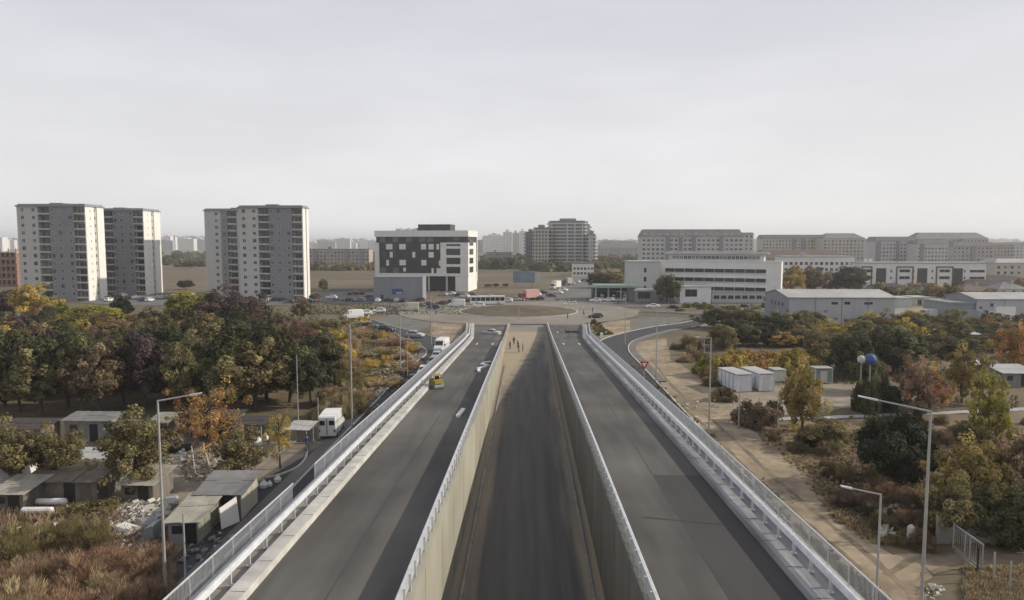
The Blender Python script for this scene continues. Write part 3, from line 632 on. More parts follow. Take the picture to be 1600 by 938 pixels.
# residential block with mansard behind the hospital-like building
block(1002, 1160, 470, 358.5, 16, 3.0, 22, 'wide six storey apartment block with grey mansard roof behind the white ribbon-windowed building', M['lgrey'], mansard=5.0, ww=1.9, bays=((.24, .28), (.37, .40), (.50, .53), (.77, .80)), dormers=14)
block(1120, 1176, 520, 363.5, 14, 3.0, 8, 'cream apartment block end showing to the right of the wide mansard block', M['lgrey'], mansard=1.5, roofinset=1)
G1 = 'long apartment blocks on the right skyline'
block(1190, 1300, 640, 367, 15, 3.0, 22, 'long pale apartment block with flat dark roof, leftmost on the right skyline', M['cream'], mansard=3.5, roofinset=1.6, bays=((.42, .46), (.55, .60)), group=G1)
block(1285, 1349, 620, 364.5, 18, 3.0, 11, 'apartment block with low hipped roof attached to the right end of the leftmost skyline block', M['cream'], mansard=4.5, roofinset=7, group=G1)
block(1340, 1362, 760, 374, 12, 3.0, 4, 'small pale apartment block in the gap between the two long skyline blocks', M['lgrey'], group=G1)
block(1366, 1432, 560, 370, 15, 3.0, 12, 'apartment block with white balconies behind the white modern row', M['lgrey'], mansard=3.5, roofinset=1.8, bays=((.02, .12), (.50, .56)), group=G1)
block(1428, 1542, 620, 363.5, 18, 3.0, 20, 'long apartment block with broad hipped roof, tallest on the far right skyline', M['cream'], mansard=5.5, roofinset=7, bays=((.3, .34), (.6, .64)), group=G1)
block(1432, 1480, 540, 375, 15, 3.0, 9, 'greenish balconied apartment block in front of the broad hipped roof', M['lgrey'], mansard=3, roofinset=2, bays=((.1, .2),), group=G1)
block(1488, 1550, 560, 378, 14, 3.0, 10, 'rose coloured apartment block in front of the far right hipped roof', M['pinkish'], mansard=3.5, roofinset=2, bays=((.45, .55),), group=G1)
block(1546, 1582, 600, 379, 14, 3.0, 7, 'brownish low apartment block left of the frame edge on the skyline', M['pinkish'], mansard=2, roofinset=1.5, group=G1)
block(1580, 1660, 620, 378.5, 14, 3.0, 14, 'grey low apartment block at the right frame edge on the skyline', M['lgrey'], mansard=2, roofinset=1.5, group=G1)
block(936, 1003, 900, 376.5, 40, 3.2, 10, 'long low grey-roofed block far behind, left of the wide mansard block', M['pinkish'], mansard=9, roofinset=9, roofm=M['roof_grey'], name='distant_hall', cat='hall')
block(483, 577, 560, 390, 14, 2.9, 17, 'long four storey housing block on the field between the towers and the office', M['pinkish'], mansard=0, bays=((.08, .14), (.60, .66), (.85, .9)), kinds=(0, 2, 1))
block(760, 800, 640, 395, 14, 2.9, 8, 'four storey pale housing block just right of the office behind the trees', M['pinkish'], kinds=(0, 2, 1))
block(895, 928, 440, 412.5, 10, 3.0, 6, 'small bright cream flat-roofed house below the round tower', M['white'], name='house', cat='house')
block(1224, 1335, 345, 402, 12, 3.0, 14, 'low white row with a line of small windows left of the dark bush', M['white'], name='low_row', cat='building', roofm=M['roof_lt'])
block(1178, 1322, 420, 391, 20, 3.5, 10, 'long brown roof behind the low white row', M['pinkish'], name='hall', cat='hall', mansard=5, roofinset=8, roofm=M['roof_red'])
block(1555, 1640, 380, 405, 14, 3.0, 8, 'pale flat-roofed house at the right frame edge beyond the roofs', M['cream'], name='house', cat='house', mansard=2.0, roofinset=3, roofm=M['roof_lt'])
# unfinished masonry building, far left
X0 = atY(-45, 335); r = empty('unfinished_building', (X0, 335, 0), 0, 'unfinished clay-block building with open window holes at the left frame edge', 'building')
Wq = atY(26, 335)-X0; fh = 3.4
for f in range(5):
    z = f*fh; mb = MB(); mb.box(-.2, Wq+.2, -.2, 10, z+fh-.45, z+fh); part('floor_slab', mb, M['conc_dark'] if f < 4 else M['cream'], r)
    mb = MB(); n = 9
    for i in range(n+1):
        x = (Wq-1.0)*i/n; mb.box(x, x+1.0, 0, .4, z, z+fh-.45)
    mb.box(0, Wq, .05, .3, z, z+.9); mb.box(0, .4, 0, 9.8, z, z+fh-.45); mb.box(Wq-.4, Wq, .4, 9.8, z, z+fh-.45); mb.box(0, Wq, 6, 6.3, z, z+fh-.45); part('masonry', mb, M['brick'], r)
mb = MB()
for i in range(7): x = Wq*i/6; mb.prism([(x-.6, 5*fh), (x+.6, 5*fh), (x, 5*fh+2.2)], .2, .5)
part('gable_frame', mb, M['cream'], r)
# ---- round-cornered tower group in the centre
def round_tower(px0, px1, Y, ytop, label, curve='l', m=M['lgrey'], group='central high-rise towers', depth=20, fh=3.0):
    X0 = atY(px0, Y); X1 = atY(px1, Y); Wd = X1-X0; H = topz((X0+X1)/2, Y, ytop); fl = int(H/fh)
    r = empty('residential_tower', (X0, Y, 0), 0, label, 'tower block', group)
    rr = Wd*.42; plan = []
    if curve == 'l': plan = [(rr-rr*math.cos(t), rr-rr*math.sin(t)) for t in [math.pi/2*i/9 for i in range(10)]]+[(Wd*.95, -.0), (Wd, 1.5), (Wd, depth), (0, depth)]
    elif curve == 'r': plan = [(0, depth), (0, 0)]+[(Wd-rr+rr*math.sin(t), rr-rr*math.cos(t)) for t in [math.pi/2*i/9 for i in range(10)]]+[(Wd, depth)]
    else: plan = [(0, 0), (Wd, 0), (Wd, depth), (0, depth)]
    mb = MB(); mb.poly_up(plan, -.3, H); part('wall', mb, M['mgrey'], r)
    c = Vector((Wd/2, depth/2)); 
    big = [(c.x+(x-c.x)*(1+1.5/max(Wd/2, 1)), c.y+(y-c.y)*(1+1.3/(depth/2))) for x, y in plan]
    mb = MB(); mb.poly_up(big, 0, 1.15); sl_ = mb.mesh('balcony_ring', m)
    mb = MB(); mb.poly_up([(c.x+(x-c.x)*1.02, c.y+(y-c.y)*1.01) for x, y in plan], 0, fh-1.15); gl = mb.mesh('window_band', M['glass_grey'])
    for f in range(fl): mobj('balcony_ring', sl_, r, (0, 0, f*fh+1.8)); mobj('window_band', gl, r, (0, 0, f*fh+1.8+1.152))
    for i in range(5):
        x = Wd*(.08+.21*i); mb = MB(); yy = -1.45 if curve == '' else (-1.4 if (x > rr if curve == 'l' else x < Wd-rr) else rr*.25)
        mb.box(x-.5, x+.5, yy-.1, yy+1.3, -.3, H-.2); part('pier', mb, m, r)
    mb = MB(); mb.poly_up([(c.x+(x-c.x)*.96, c.y+(y-c.y)*.94) for x, y in plan], H, H+.8); mb.box(Wd*.3, Wd*.75, 4, 12, H+.8, H+3.4); part('roof', mb, M['mgrey'], r)
    return r
round_tower(858, 914, 600, 347.5, 'tallest central tower with a rounded left corner and balcony bands', 'l')
round_tower(911, 921, 610, 352, 'thin pale tower slab attached to the right side of the tallest central tower', '')
round_tower(919, 931, 585, 367, 'lower tower with dark balconies at the right end of the central cluster', 'r')
round_tower(834, 857, 590, 357.5, 'lighter shorter tower directly left of the tallest rounded one', '', M['cream'])
round_tower(821, 836, 620, 364, 'dark narrow tower at the left end of the central cluster', '', M['mgrey'])
# ---- white building with ribbon windows
q = G(1222, 470); Yr = 246; Yl = 262; X1 = atY(1221, Yr); X0 = atY(1030, Yl); yaw = math.atan2(Yr-Yl, X1-X0); Wd = math.hypot(Yr-Yl, X1-X0)
r = empty('clinic_building', (X0, Yl, 0), yaw, 'long white building with dark ribbon windows behind the green tree', 'building')
H = topz(X0, Yl, 408)
mb = MB(); mb.box(0, Wd, 0, 14, -.3, H); part('wall', mb, M['white'], r)
for k in range(4):
    z = H-4.0-k*3.3; nb = 10; a0, a1 = 2.2, Wd-5.0; bw = (a1-a0)/nb
    if k < 3 or True:
        for i in range(nb):
            me = W.setdefault(('rib', k % 2), winmesh(bw-.15, 1.35, M['dark'], M['glass'] , 4, .08)); wpart(r, me, a0+bw*(i+.5), -.004, z)
    mb = MB(); mb.box(a0, a1, -.25, -.002, z-.35, z-.15); part('sill_band', mb, M['lgrey'], r)
mb = MB(); mb.box(3, Wd-6, 2.5, 12, H, H+2.6); at = part('attic_storey', mb, M['lgrey'], r)
for i in range(22): wpart(at, win(1.3, 1.2, random.choice((0, 0, 1))), 5+(Wd-13)*i/21, 2.5-.004, H+.8)
mb = MB(); nn = 8; prof = [(2.0+10.5*i/nn, H+2.6+1.0*math.sin(math.pi*i/nn)) for i in range(nn+1)]+[(12.5, H+2.5), (2.0, H+2.5)]
mb.prismx(prof, 1.5, Wd-4.5); part('curved_roof', mb, M['roof_grey'], r)
mb = MB(); mb.box(-.2, Wd+.2, -.2, 2.4, H, H+.35); part('cornice', mb, M['white'], r)
# left wing facing the camera
X0b = atY(983, 258); X1b = atY(1012, 258); r2 = empty('clinic_wing', (X0b, 258, 0), 0, 'plain pale grey wing at the left end of the white ribbon-windowed building', 'building')
mb = MB(); wl = X1b-X0b; mb.box(0, wl+4.5, 0, 12, -.3, H-.3); part('wall', mb, M['lgrey'], r2)
for k in range(3): wpart(r2, win(1.0, 1.8, 2), wl-.9, -.004, H-4.2-k*3.4)
mb = MB(); mb.box(-.2, wl+4.6, -.2, 12, H-.3, H+.05); part('roof', mb, M['roof_lt'], r2)
mb = MB(); mb.box(1.5, wl+3.5, -5.5, -.05, 2.6, 4.6); mb.box(2, wl+3, -5.3, -.1, -.2, 2.6); part('porch', mb, M['lgrey'], r2)
# low annexes in front
def annex(px0, px1, yb, yt, dp, label, m, roofm, wins=(), name='annex', cat='building', rh=.35):
    p = G(px0, yb); X0 = p.x; X1 = atY(px1, p.y); Wd = X1-X0; H = topz(X0, p.y, yt)
    r = empty(name, (X0, p.y, 0), 0, label, cat); mb = MB(); mb.box(0, Wd, 0, dp, -.3, H); part('wall', mb, m, r)
    mb = MB(); mb.box(-.25, Wd+.25, -.25, dp+.25, H, H+rh); part('roof', mb, roofm, r)
    for x, z, w_, h_ in wins: wpart(r, win(w_, h_, 2), x*Wd, -.004, z*H)
    return r, Wd, H
annex(1062, 1112, 474.5, 449, 9, 'white cubic pavilion with one dark window right of the green tree', M['white'], M['roof_lt'], ((.36, .42, 4.2, 2.6),))
annex(1112, 1206, 473, 457, 10, 'low white extension with a dark window strip between the pavilion and the big grey warehouse', M['lgrey'], M['roof_lt'], tuple((.08+.12*i, .35, 2.0, 1.3) for i in range(8)))
annex(1104, 1222, 463, 450, 6, 'one storey white wing with ribbon windows behind the low extension', M['lgrey'], M['roof_lt'], tuple((.08+.1*i, .45, 2.0, 1.1) for i in range(9)))
annex(992, 1021, 472, 455, 5, 'grey glazed kiosk beside the green tree at the filling station', M['clad'], M['roof_lt'], ((.5, .3, 4.5, 2.4),), 'kiosk', 'kiosk')
# filling station
p = G(929, 470); X0 = p.x; X1 = atY(997, p.y); r = empty('filling_station', (X0, p.y, 0), 0, 'filling station with a pale green flat canopy on pillars', 'filling station'); Wd = X1-X0
mb = MB(); mb.box(-.3, Wd, -2, 8, 5.0, 5.9); part('canopy', mb, M['greencan'], r)
for i in range(4):
    x = .6+i*(Wd-2)/3; mb = MB(); mb.box(x-.25, x+.25, 1.2, 1.8, 0, 5.0); part('pillar', mb, M['lgrey'], r)
for i in range(3):
    x = 3+i*4.2; mb = MB(); mb.box(x-.5, x+.5, 1.3, 2.0, 0, 2.1); mb.box(x-.6, x+.6, 1.2, 2.1, 0, .2); pu = part('fuel_pump', mb, M['white'], r); mb = MB(); mb.box(x-.35, x+.35, 1.28, 1.295, 1.2, 1.8); part('display', mb, M['dark'], pu)
mb = MB(); mb.box(0, Wd, 8.2, 14, -.2, 4.2); part('shop', mb, M['greenwall'], r)
for i in range(5): wpart(r, win(2.2, 2.2, 2), 1.8+i*3, 8.19, .6)
# ---- warehouses
def warehouse(px_l, px_r, yb, yt, dp, rise, label, front, side, wins=(), doors=(), px_back=None):
    p = G(px_l, yb); X0 = p.x; X1 = atY(px_r, p.y); Wd = X1-X0; H = topz(X0, p.y, yt)
    r = empty('warehouse', (X0, p.y, 0), 0, label, 'warehouse'); mb = MB(); mb.box(0, Wd, 0, dp, -.3, H); part('wall', mb, front, r)
    mb = MB(); mb.prismx([(-.0, -.3), (0, H), (dp/2, H+rise), (dp, H), (dp, -.3)], -.25, -.003); g = part('gable_wall', mb, side, r)
    mb = MB(); mb.prismx([(-.0, H), (dp/2, H+rise-.01), (dp, H)], Wd+.003, Wd+.15); part('gable_wall', mb, front, r)
    for sgn in (0, 1):
        ya, yb2 = (-.4, dp/2) if sgn == 0 else (dp+.4, dp/2)
        za = H-.4*rise/(dp/2)+.05
        mb = MB(); mb.prismx([(ya, za), (yb2, H+rise+.05), (yb2, H+rise+.2), (ya, za+.15)], -.5, Wd+.4); part('roof_slope', mb, M['roof_lt'], r)
    n = int(Wd/6)
    for i in range(1, n): mb = MB(); mb.box(i*Wd/n-.08, i*Wd/n+.08, -.07, -.003, 0, H); part('cladding_seam', mb, M['mgrey'], r)
    for x, z, w_, h_ in wins: wpart(r, win(w_, h_, 2), x*Wd, -.004, z*H)
    for x, w_, h_ in doors:
        mb = MB(); mb.box(x*Wd-w_/2, x*Wd+w_/2, -.08, -.003, 0, h_); d = part('sliding_door', mb, side, r); mb = MB(); mb.box(x*Wd-w_/2, x*Wd+w_/2, -.11, -.083, h_-.2, h_); part('door_rail', mb, M['mgrey'], d)
    return r, Wd, H
r, Wd, H = warehouse(1232, 1401, 506, 465.5, 18, 1.5, 'big grey clad warehouse with a row of high windows facing the scrub', M['clad_lt'], M['clad'], ((.43, .74, 1.7, .7), (.55, .74, 1.5, .8), (.75, .74, 2.2, .7)), ((.21, 4.2, 3.2),))
for i in range(4):
    wpart(r, win(1.0, 1.0, 2), -.255, 4+2.6*i, 4.3, 'l')
r, Wd, H = warehouse(1525, 1660, 501, 468, 14, 1.3, 'grey warehouse at the right frame edge with a white lorry in front', M['clad_lt'], M['clad'], ((.05, .55, .7, .7), (.18, .66, .9, .9), (.55, .2, .9, .9)), ((.42, 2.4, 2.4),))
mb = MB(); mb.box(-5.5, -.3, -1.6, 2.5, 0, 2.9); part('lean_to', mb, M['clad'], r)
mb = MB(); mb.box(-7, -.3, .5, 13, -.2, 4.6); mb.box(-7.3, -.26, .2, 13.2, 4.6, 5.0); part('side_wing', mb, M['clad'], r)
# ---- white modern row with dark bays
Y = 330; X0 = atY(1346, Y); X1 = atY(1541, Y); Wd = X1-X0; H = topz(X0, Y, 412)
r = empty('modern_row', (X0, Y, 0), 0, 'white modern terrace with tall dark bays and framed windows', 'terrace')
mb = MB(); mb.box(0, Wd, 0, 10, -.3, H); part('wall', mb, M['white'], r)
mb = MB(); mb.box(-.3, Wd+.3, -.3, 10.2, H, H+.6); part('roof', mb, M['roof_lt'], r)
for fx in (.12, .45, .735): mb = MB(); mb.box(fx*Wd, fx*Wd+4.6, -.12, -.002, 1.5, H-2.2); part('dark_bay', mb, M['black_clad'], r)
for fx in (.0, .28, .60): 
    mb = MB(); a = fx*Wd; w_ = 8.0 if fx else 5.0
    mb.box(a, a+w_, -.35, -.002, H-1.9, H-1.3); mb.box(a, a+.5, -.35, -.002, 1, H-1.9); mb.box(a+w_-.5, a+w_, -.35, -.002, 1, H-1.9); part('bay_frame', mb, M['roof_red'], r)
    wpart(r, win(5.0, 1.5, 0), a+w_/2, -.004, H-4.2); wpart(r, win(5.0, 1.5, 0), a+w_/2, -.004, H-7.4)
for fx in (.085, .24, .42, .57, .70, .83):
    wpart(r, win(.7, 1.2, 2), fx*Wd, -.004, H-4.2); wpart(r, win(.7, 1.2, 2), fx*Wd, -.004, H-7.4)
for k in range(2): wpart(r, win(7.0, 1.3, 0), .93*Wd, -.004, H-4.2-3.2*k)
mb = MB(); mb.box(.05*Wd, .07*Wd, 3, 4, H+.6, H+2.2); mb.box(.09*Wd, .11*Wd, 3, 4, H+.6, H+2.2); part('chimney', mb, M['white'], r)
# ---- houses with pitched roofs
def house(px, yb, yr, wpx, dp, label, m=M['cream'], rm=M['roof_dark'], hip=True, rise=.42, ybase=0, name='house', ny=1):
    p = G(px-wpx/2, yb); X0 = p.x; Wd = atY(px+wpx/2, p.y)-X0; HR = topz(X0+Wd/2, p.y+dp/2, yr); H = HR-min(rise*dp/2*1.3, HR*.5)
    r = empty(name, (X0, p.y, 0), 0, label, 'house', 'houses beyond the warehouses'); mb = MB(); mb.box(0, Wd, 0, dp, -.3, H); part('wall', mb, m, r)
    k = min(dp/2, Wd/2.2) if hip else 0; o_ = .5; mb = MB()
    mb.add([(-o_, -o_, H), (Wd+o_, -o_, H), (Wd+o_, dp+o_, H), (-o_, dp+o_, H), (k, dp/2, HR), (Wd-k, dp/2, HR)], [(0, 3, 2, 1), (0, 1, 5, 4), (1, 2, 5), (2, 3, 4, 5), (3, 0, 4)]); rf = part('roof', mb, rm, r)
    mb = MB(); mb.box(Wd*.65, Wd*.65+.6, dp*.4, dp*.4+.6, H, HR+.6); part('chimney', mb, m, rf)
    n = max(2, int(Wd/3.2))
    for i in range(n): wpart(r, win(1.2, 1.2, random.choice((0, 0, 1))), Wd*(i+.5)/n, -.004, min(H-1.5, 1.0) if H < 4.2 else H-1.8)
    if H > 5.2:
        for i in range(n): wpart(r, win(1.2, 1.2, 0), Wd*(i+.5)/n, -.004, 1.0)
    return r
HS = [(1330, 449, 441, 95, 12, 'wide low house with brown-grey roof behind the big warehouse', M['cream'], M['roof_grey']),
      (1395, 452, 443, 60, 10, 'dark-roofed low house just behind the right end of the big warehouse', M['lgrey'], M['roof_dark']),
      (1418, 462, 446, 36, 9, 'plain cream house with dark roof right of the big warehouse', M['cream'], M['roof_dark']),
      (1451, 461, 447, 34, 9, 'cream house left of the orange round tree', M['cream'], M['roof_dark']),
      (1489, 444, 427, 44, 10, 'house with a grey pyramid roof in front of the white modern row', M['pinkish'], M['roof_grey']),
      (1545, 452, 437, 80, 10, 'long dark-roofed house behind the right warehouse', M['pinkish'], M['roof_dark']),
      (1528, 464, 444, 50, 9, 'cream bungalow with brown roof behind the left end of the right warehouse', M['cream'], M['roof_red']),
      (1585, 462, 441, 50, 10, 'grey-roofed house behind the right warehouse at the frame edge', M['lgrey'], M['roof_grey']),
      (1590, 440, 420, 60, 10, 'brown-roofed house at the right frame edge under the skyline blocks', M['pinkish'], M['roof_red']),
      (1430, 428, 421, 60, 9, 'low dark roof house squeezed before the white modern row', M['lgrey'], M['roof_dark']),
      (1253, 448, 441, 60, 9, 'small low house behind the yellow tree beside the clinic', M['pinkish'], M['roof_grey']),
      (1560, 424, 412, 46, 10, 'greyish two storey house right of the white modern row', M['lgrey'], M['roof_grey'])]
HS += [(1362, 448, 434, 52, 9, 'dark-roofed house under the left end of the white modern row', M['cream'], M['roof_dark']), (1440, 448, 435, 74, 10, 'wide dark-roofed house before the middle of the white modern row', M['lgrey'], M['roof_dark']), (1570, 446, 430, 66, 10, 'dark hipped roof house below the flat-roofed house at the right edge', M['cream'], M['roof_dark']), (1300, 452, 440, 40, 9, 'small dark-roofed house between the brown-olive tree and the dark rounded tree', M['cream'], M['roof_dark'])]
for h in HS: house(h[0], h[1], h[2], h[3], h[4], h[5], h[6], h[7])
annex(1403, 1428, 481, 467, 8, 'small pale flat-roofed shed right of the big warehouse', M['lgrey'], M['roof_lt'], name='shed', cat='shed')
annex(1429, 1458, 477, 466, 8, 'small white flat-roofed store with dark doors near the orange tree', M['cream'], M['roof_lt'], ((.3, 0.05, 1.4, 1.8),), name='shed', cat='shed')
# billboard by the road
p = G(824, 449); r = empty('billboard', (p.x-7, p.y, 0), 0, 'blue-grey billboard on posts in the field beyond the roundabout', 'billboard')
mb = MB(); mb.box(0, 10.5, 0, .4, 2.2, 7.6); part('panel', mb, mat('faded poster', (.22, .29, .33), (.14, .17, .22), .3, .7), r)
for x in (1.5, 9): mb = MB(); mb.box(x-.2, x+.2, .4, .7, 0, 7.4); part('leg', mb, M['steel_pole'], r)
mb = MB(); mb.box(10.9, 13.2, .5, .8, 1.5, 7.2); part('side_panel', mb, M['lgrey'], r)
# ---- far city
cnt = 0
spec = [(172, 330, 34, 2400, (369, 377)), (484, 585, 26, 2600, (373, 380)), (-20, 32, 6, 2200, (371, 377)), (756, 822, 16, 1500, (366, 378)), (930, 1004, 8, 2600, (374, 379)), (1160, 1192, 5, 2200, (370, 377)), (1540, 1640, 12, 2400, (373, 378))]
WH_ = ('between the tower pairs', 'between third tower and office', 'left of the first tower', 'right of the office', 'before the mansard block', 'right of the mansard block', 'at the right frame edge')
for ks, (a, b, n, Y, (t0, t1)) in enumerate(spec):
    for i in range(n):
        px = a+(b-a)*(i+random.random())/n; y = Y*random.uniform(.8, 1.5); X = atY(px, y); H = topz(X, y, random.uniform(t0, t1)); wd = random.uniform(18, 60); dp = random.uniform(14, 22)
        mb = MB(); mb.box(-wd/2, wd/2, 0, dp, -.5, H); mb.box(-wd*.2, wd*.1, 3, 9, H, H+3)
        if H > 45: mb.box(wd/2, wd/2+14, 2, dp, -.5, H*.8)
        o = part('distant_block', mb, random.choice((M['far1'], M['far2'], M['far3'])), None, loc=(X, y, 0), rz=0)
        tag(o, 'tiny hazy block on the horizon %s, %s from left' % (WH_[ks], ordn(i)), 'building', 'far city blocks on the horizon')
for i, (a, b, Y, t) in enumerate(((786, 800, 1150, 362.5), (800, 812, 1200, 364), (811, 822, 1120, 361.5), (770, 786, 1300, 369))):
    X0 = atY(a, Y); X1 = atY(b, Y); H = topz(X0, Y, t); mb = MB(); mb.box(0, X1-X0, 0, 18, -.5, H); mb.box((X1-X0)*.3, (X1-X0)*.6, 4, 10, H, H+4)
    tag(part('distant_block', mb, M['far3' if i != 1 else 'far1'], None, loc=(X0, Y, 0)), ('hazy pale high-rise just left of the central dark tower, %s' % ('leftmost of the tall three', 'middle of the tall three', 'rightmost of the tall three', 'shorter one beside the office'))[:] % () if False else 'hazy pale high-rise left of the central dark tower, ' + ('leftmost of the tall three', 'middle of the tall three', 'rightmost of the tall three', 'shorter one nearest the office')[i], 'building', 'hazy high-rises behind the field')
# ============================================================ VEGETATION
def crown_mesh(name, nclust, nleaf, leaf, seed, shape='round', flat=.8, spread=1.0, hollow=.55):
    g = np.random.default_rng(seed)
    # cluster centres in a unit crown: x,y in [-1,1], z in [0,1]*
    d = g.normal(size=(nclust, 3)); d /= np.linalg.norm(d, axis=1)[:, None]
    rr = hollow+(1-hollow)*g.random(nclust)**.6
    c = d*rr[:, None]
    if shape == 'tall': c[:, :2] *= (1-.45*np.clip(c[:, 2:3], -1, 1))*.9
    if shape == 'ragged': c *= (1+.28*g.normal(size=(nclust, 1)))
    if shape in ('bush', 'spike'): c[:, 2] = np.abs(c[:, 2])
    lump = 1+.16*np.sin(3*np.arctan2(c[:, 1], c[:, 0])+seed)+.10*np.sin(5*c[:, 2]+seed*2); c *= lump[:, None]
    cr = (.17+.15*g.random(nclust))*spread
    idx = np.repeat(np.arange(nclust), nleaf); N = len(idx)
    o = g.normal(size=(N, 3)); o /= np.linalg.norm(o, axis=1)[:, None]
    P = c[idx]+o*(cr[idx]*(.55+.45*g.random(N)))[:, None]
    if shape in ('bush', 'spike'): P[:, 2] = np.abs(P[:, 2])*1.0
    nrm = o*.8+g.normal(size=(N, 3))*.45+P*.3+np.array([0, 0, .25]); nrm /= np.linalg.norm(nrm, axis=1)[:, None]
    t = np.cross(nrm, g.normal(size=(N, 3))); t /= np.linalg.norm(t, axis=1)[:, None]; b = np.cross(nrm, t)
    s = leaf*(.6+.8*g.random(N))[:, None]
    if shape == 'spike':
        t = P*.8+o*.5+np.array([0, 0, .55]); t /= np.linalg.norm(t, axis=1)[:, None]; b = np.cross(t, g.normal(size=(N, 3))); b /= np.linalg.norm(b, axis=1)[:, None]; b *= .14; s = s*1.7
    V = np.stack([P-t*s*.5, P+b*s*.38, P+t*s*.5, P-b*s*.38], 1).reshape(-1, 3)
    if shape not in ('bush', 'spike'): V[:, 2] *= flat
    me = bpy.data.meshes.new(name); me.vertices.add(N*4); me.vertices.foreach_set('co', V.ravel())
    me.loops.add(N*4); me.loops.foreach_set('vertex_index', np.arange(N*4)); me.polygons.add(N)
    me.polygons.foreach_set('loop_start', np.arange(N)*4); me.polygons.foreach_set('loop_total', np.full(N, 4)); me.update(calc_edges=True)
    me.materials.append(M['leaf'])
    tone = np.clip(.95+.28*g.normal(size=nclust), .45, 1.7)[idx]*(.75+.5*g.random(N)); hue = .5+(.010*g.normal(size=nclust))[idx]+.006*g.normal(size=N)
    at = me.attributes.new('tone', 'FLOAT_VECTOR', 'POINT'); A = np.zeros((N*4, 3)); A[:, 0] = np.repeat(tone, 4); A[:, 1] = np.repeat(hue, 4)
    at.data.foreach_set('vector', A.ravel()); return me
CR_ = {'round': [crown_mesh('crown', 95, 120, .105, s) for s in (1, 2, 3)], 'tall': [crown_mesh('crown', 85, 110, .105, s, 'tall', 1.0) for s in (4, 5)],
       'ragged': [crown_mesh('crown', 85, 90, .095, s, 'ragged', .9, .9) for s in (6, 7, 8)], 'sparse': [crown_mesh('crown', 60, 60, .07, s, 'ragged', .95, .8) for s in (9, 10)],
       'bush': [crown_mesh('bush', 80, 90, .11, s, 'bush') for s in (11, 12, 13)], 'twig': [crown_mesh('bush', 110, 110, .085, s, 'spike', 1, .9, .25) for s in (14, 15, 16)]}
def trunk_mesh(seed, spread=.75, nb=9):
    "unit tree skeleton: crown centre at z=1, radius 1; trunk foot at z=-1"
    g = random.Random(seed); mb = MB(); p = Vector((0, 0, -1.6)); q = Vector((g.uniform(-.1, .1), g.uniform(-.1, .1), -.55)); mb.bar(p, q, .085, .06)
    top = q+Vector((g.uniform(-.1, .1), g.uniform(-.1, .1), .9)); mb.bar(q, top, .06, .02)
    for i in range(nb):
        t = i*2*math.pi/nb+g.uniform(-.3, .3); s = q.lerp(top, g.uniform(0, .75)); e_ = s+Vector((math.cos(t)*spread*g.uniform(.6, 1.1), math.sin(t)*spread*g.uniform(.6, 1.1), g.uniform(.35, .95))); md = s.lerp(e_, .5)+Vector((0, 0, -.06)); mb.bar(s, md, .035, .024, 5); mb.bar(md, e_, .024, .008, 5)
        for k in range(2):
            e2 = md+Vector((g.uniform(-.4, .4), g.uniform(-.4, .4), g.uniform(.2, .6))); mb.bar(md, e2, .014, .005, 4)
    return mb.mesh('trunk', M['bark'])
TR_ = [trunk_mesh(s) for s in (1, 2, 3, 4)]
def tree_at(p, H, wd, kind, color, label, group=None, cat='tree', name='tree', trunkf=.25):
    r = empty(name, (p.x, p.y, 0), random.uniform(0, 6.28), label, cat, group)
    rc = H*(1-trunkf)/2; zc = H*trunkf+rc; v = CR_[kind]
    fl = {'round': .8, 'tall': 1.0, 'ragged': .9, 'sparse': .95}[kind]
    c = mobj('crown', random.choice(v), r, (0, 0, zc-.02*H), 0, (wd/2/1.02, wd/2/1.02, rc/fl/1.08), color)
    sc = zc/1.6
    t = mobj('trunk', random.choice(TR_), r, (0, 0, zc), 0, (min(wd/2*.9, sc), min(wd/2*.9, sc), sc)); return r
def tree(px, yb, yt, wpx, kind, color, label, group=None, name='tree', trunkf=.22):
    p = G(px, yb); H = max(1.5, topz(p.x, p.y, yt)); wd = wpx*mpp(p.x, p.y); return tree_at(p, H, wd, kind, color, label, group, name=name, trunkf=trunkf)
def bush(px, yb, yt, wpx, color, label, kind='bush', group=None, cat='bush'):
    global LAST
    p = G(px, yb); H = max(.5, topz(p.x, p.y, yt)); wd = wpx*mpp(p.x, p.y)
    o = LAST = mobj('bush', random.choice(CR_[kind]), None, (p.x, p.y, -.1), random.uniform(0, 6.28), (wd/2/1.1, wd/2/1.1, H/1.15), color); return tag(o, label, cat, group)
C = dict(dg=(.088, .094, .048), mg=(.13, .128, .055), ol=(.22, .185, .082), yg=(.29, .265, .05), ye=(.46, .34, .075), oy=(.32, .245, .08), og=(.42, .25, .085), br=(.21, .155, .09), pu=(.12, .082, .076), rd=(.24, .115, .08), tan=(.36, .28, .17), rb=(.31, .205, .13), dk=(.05, .057, .032))
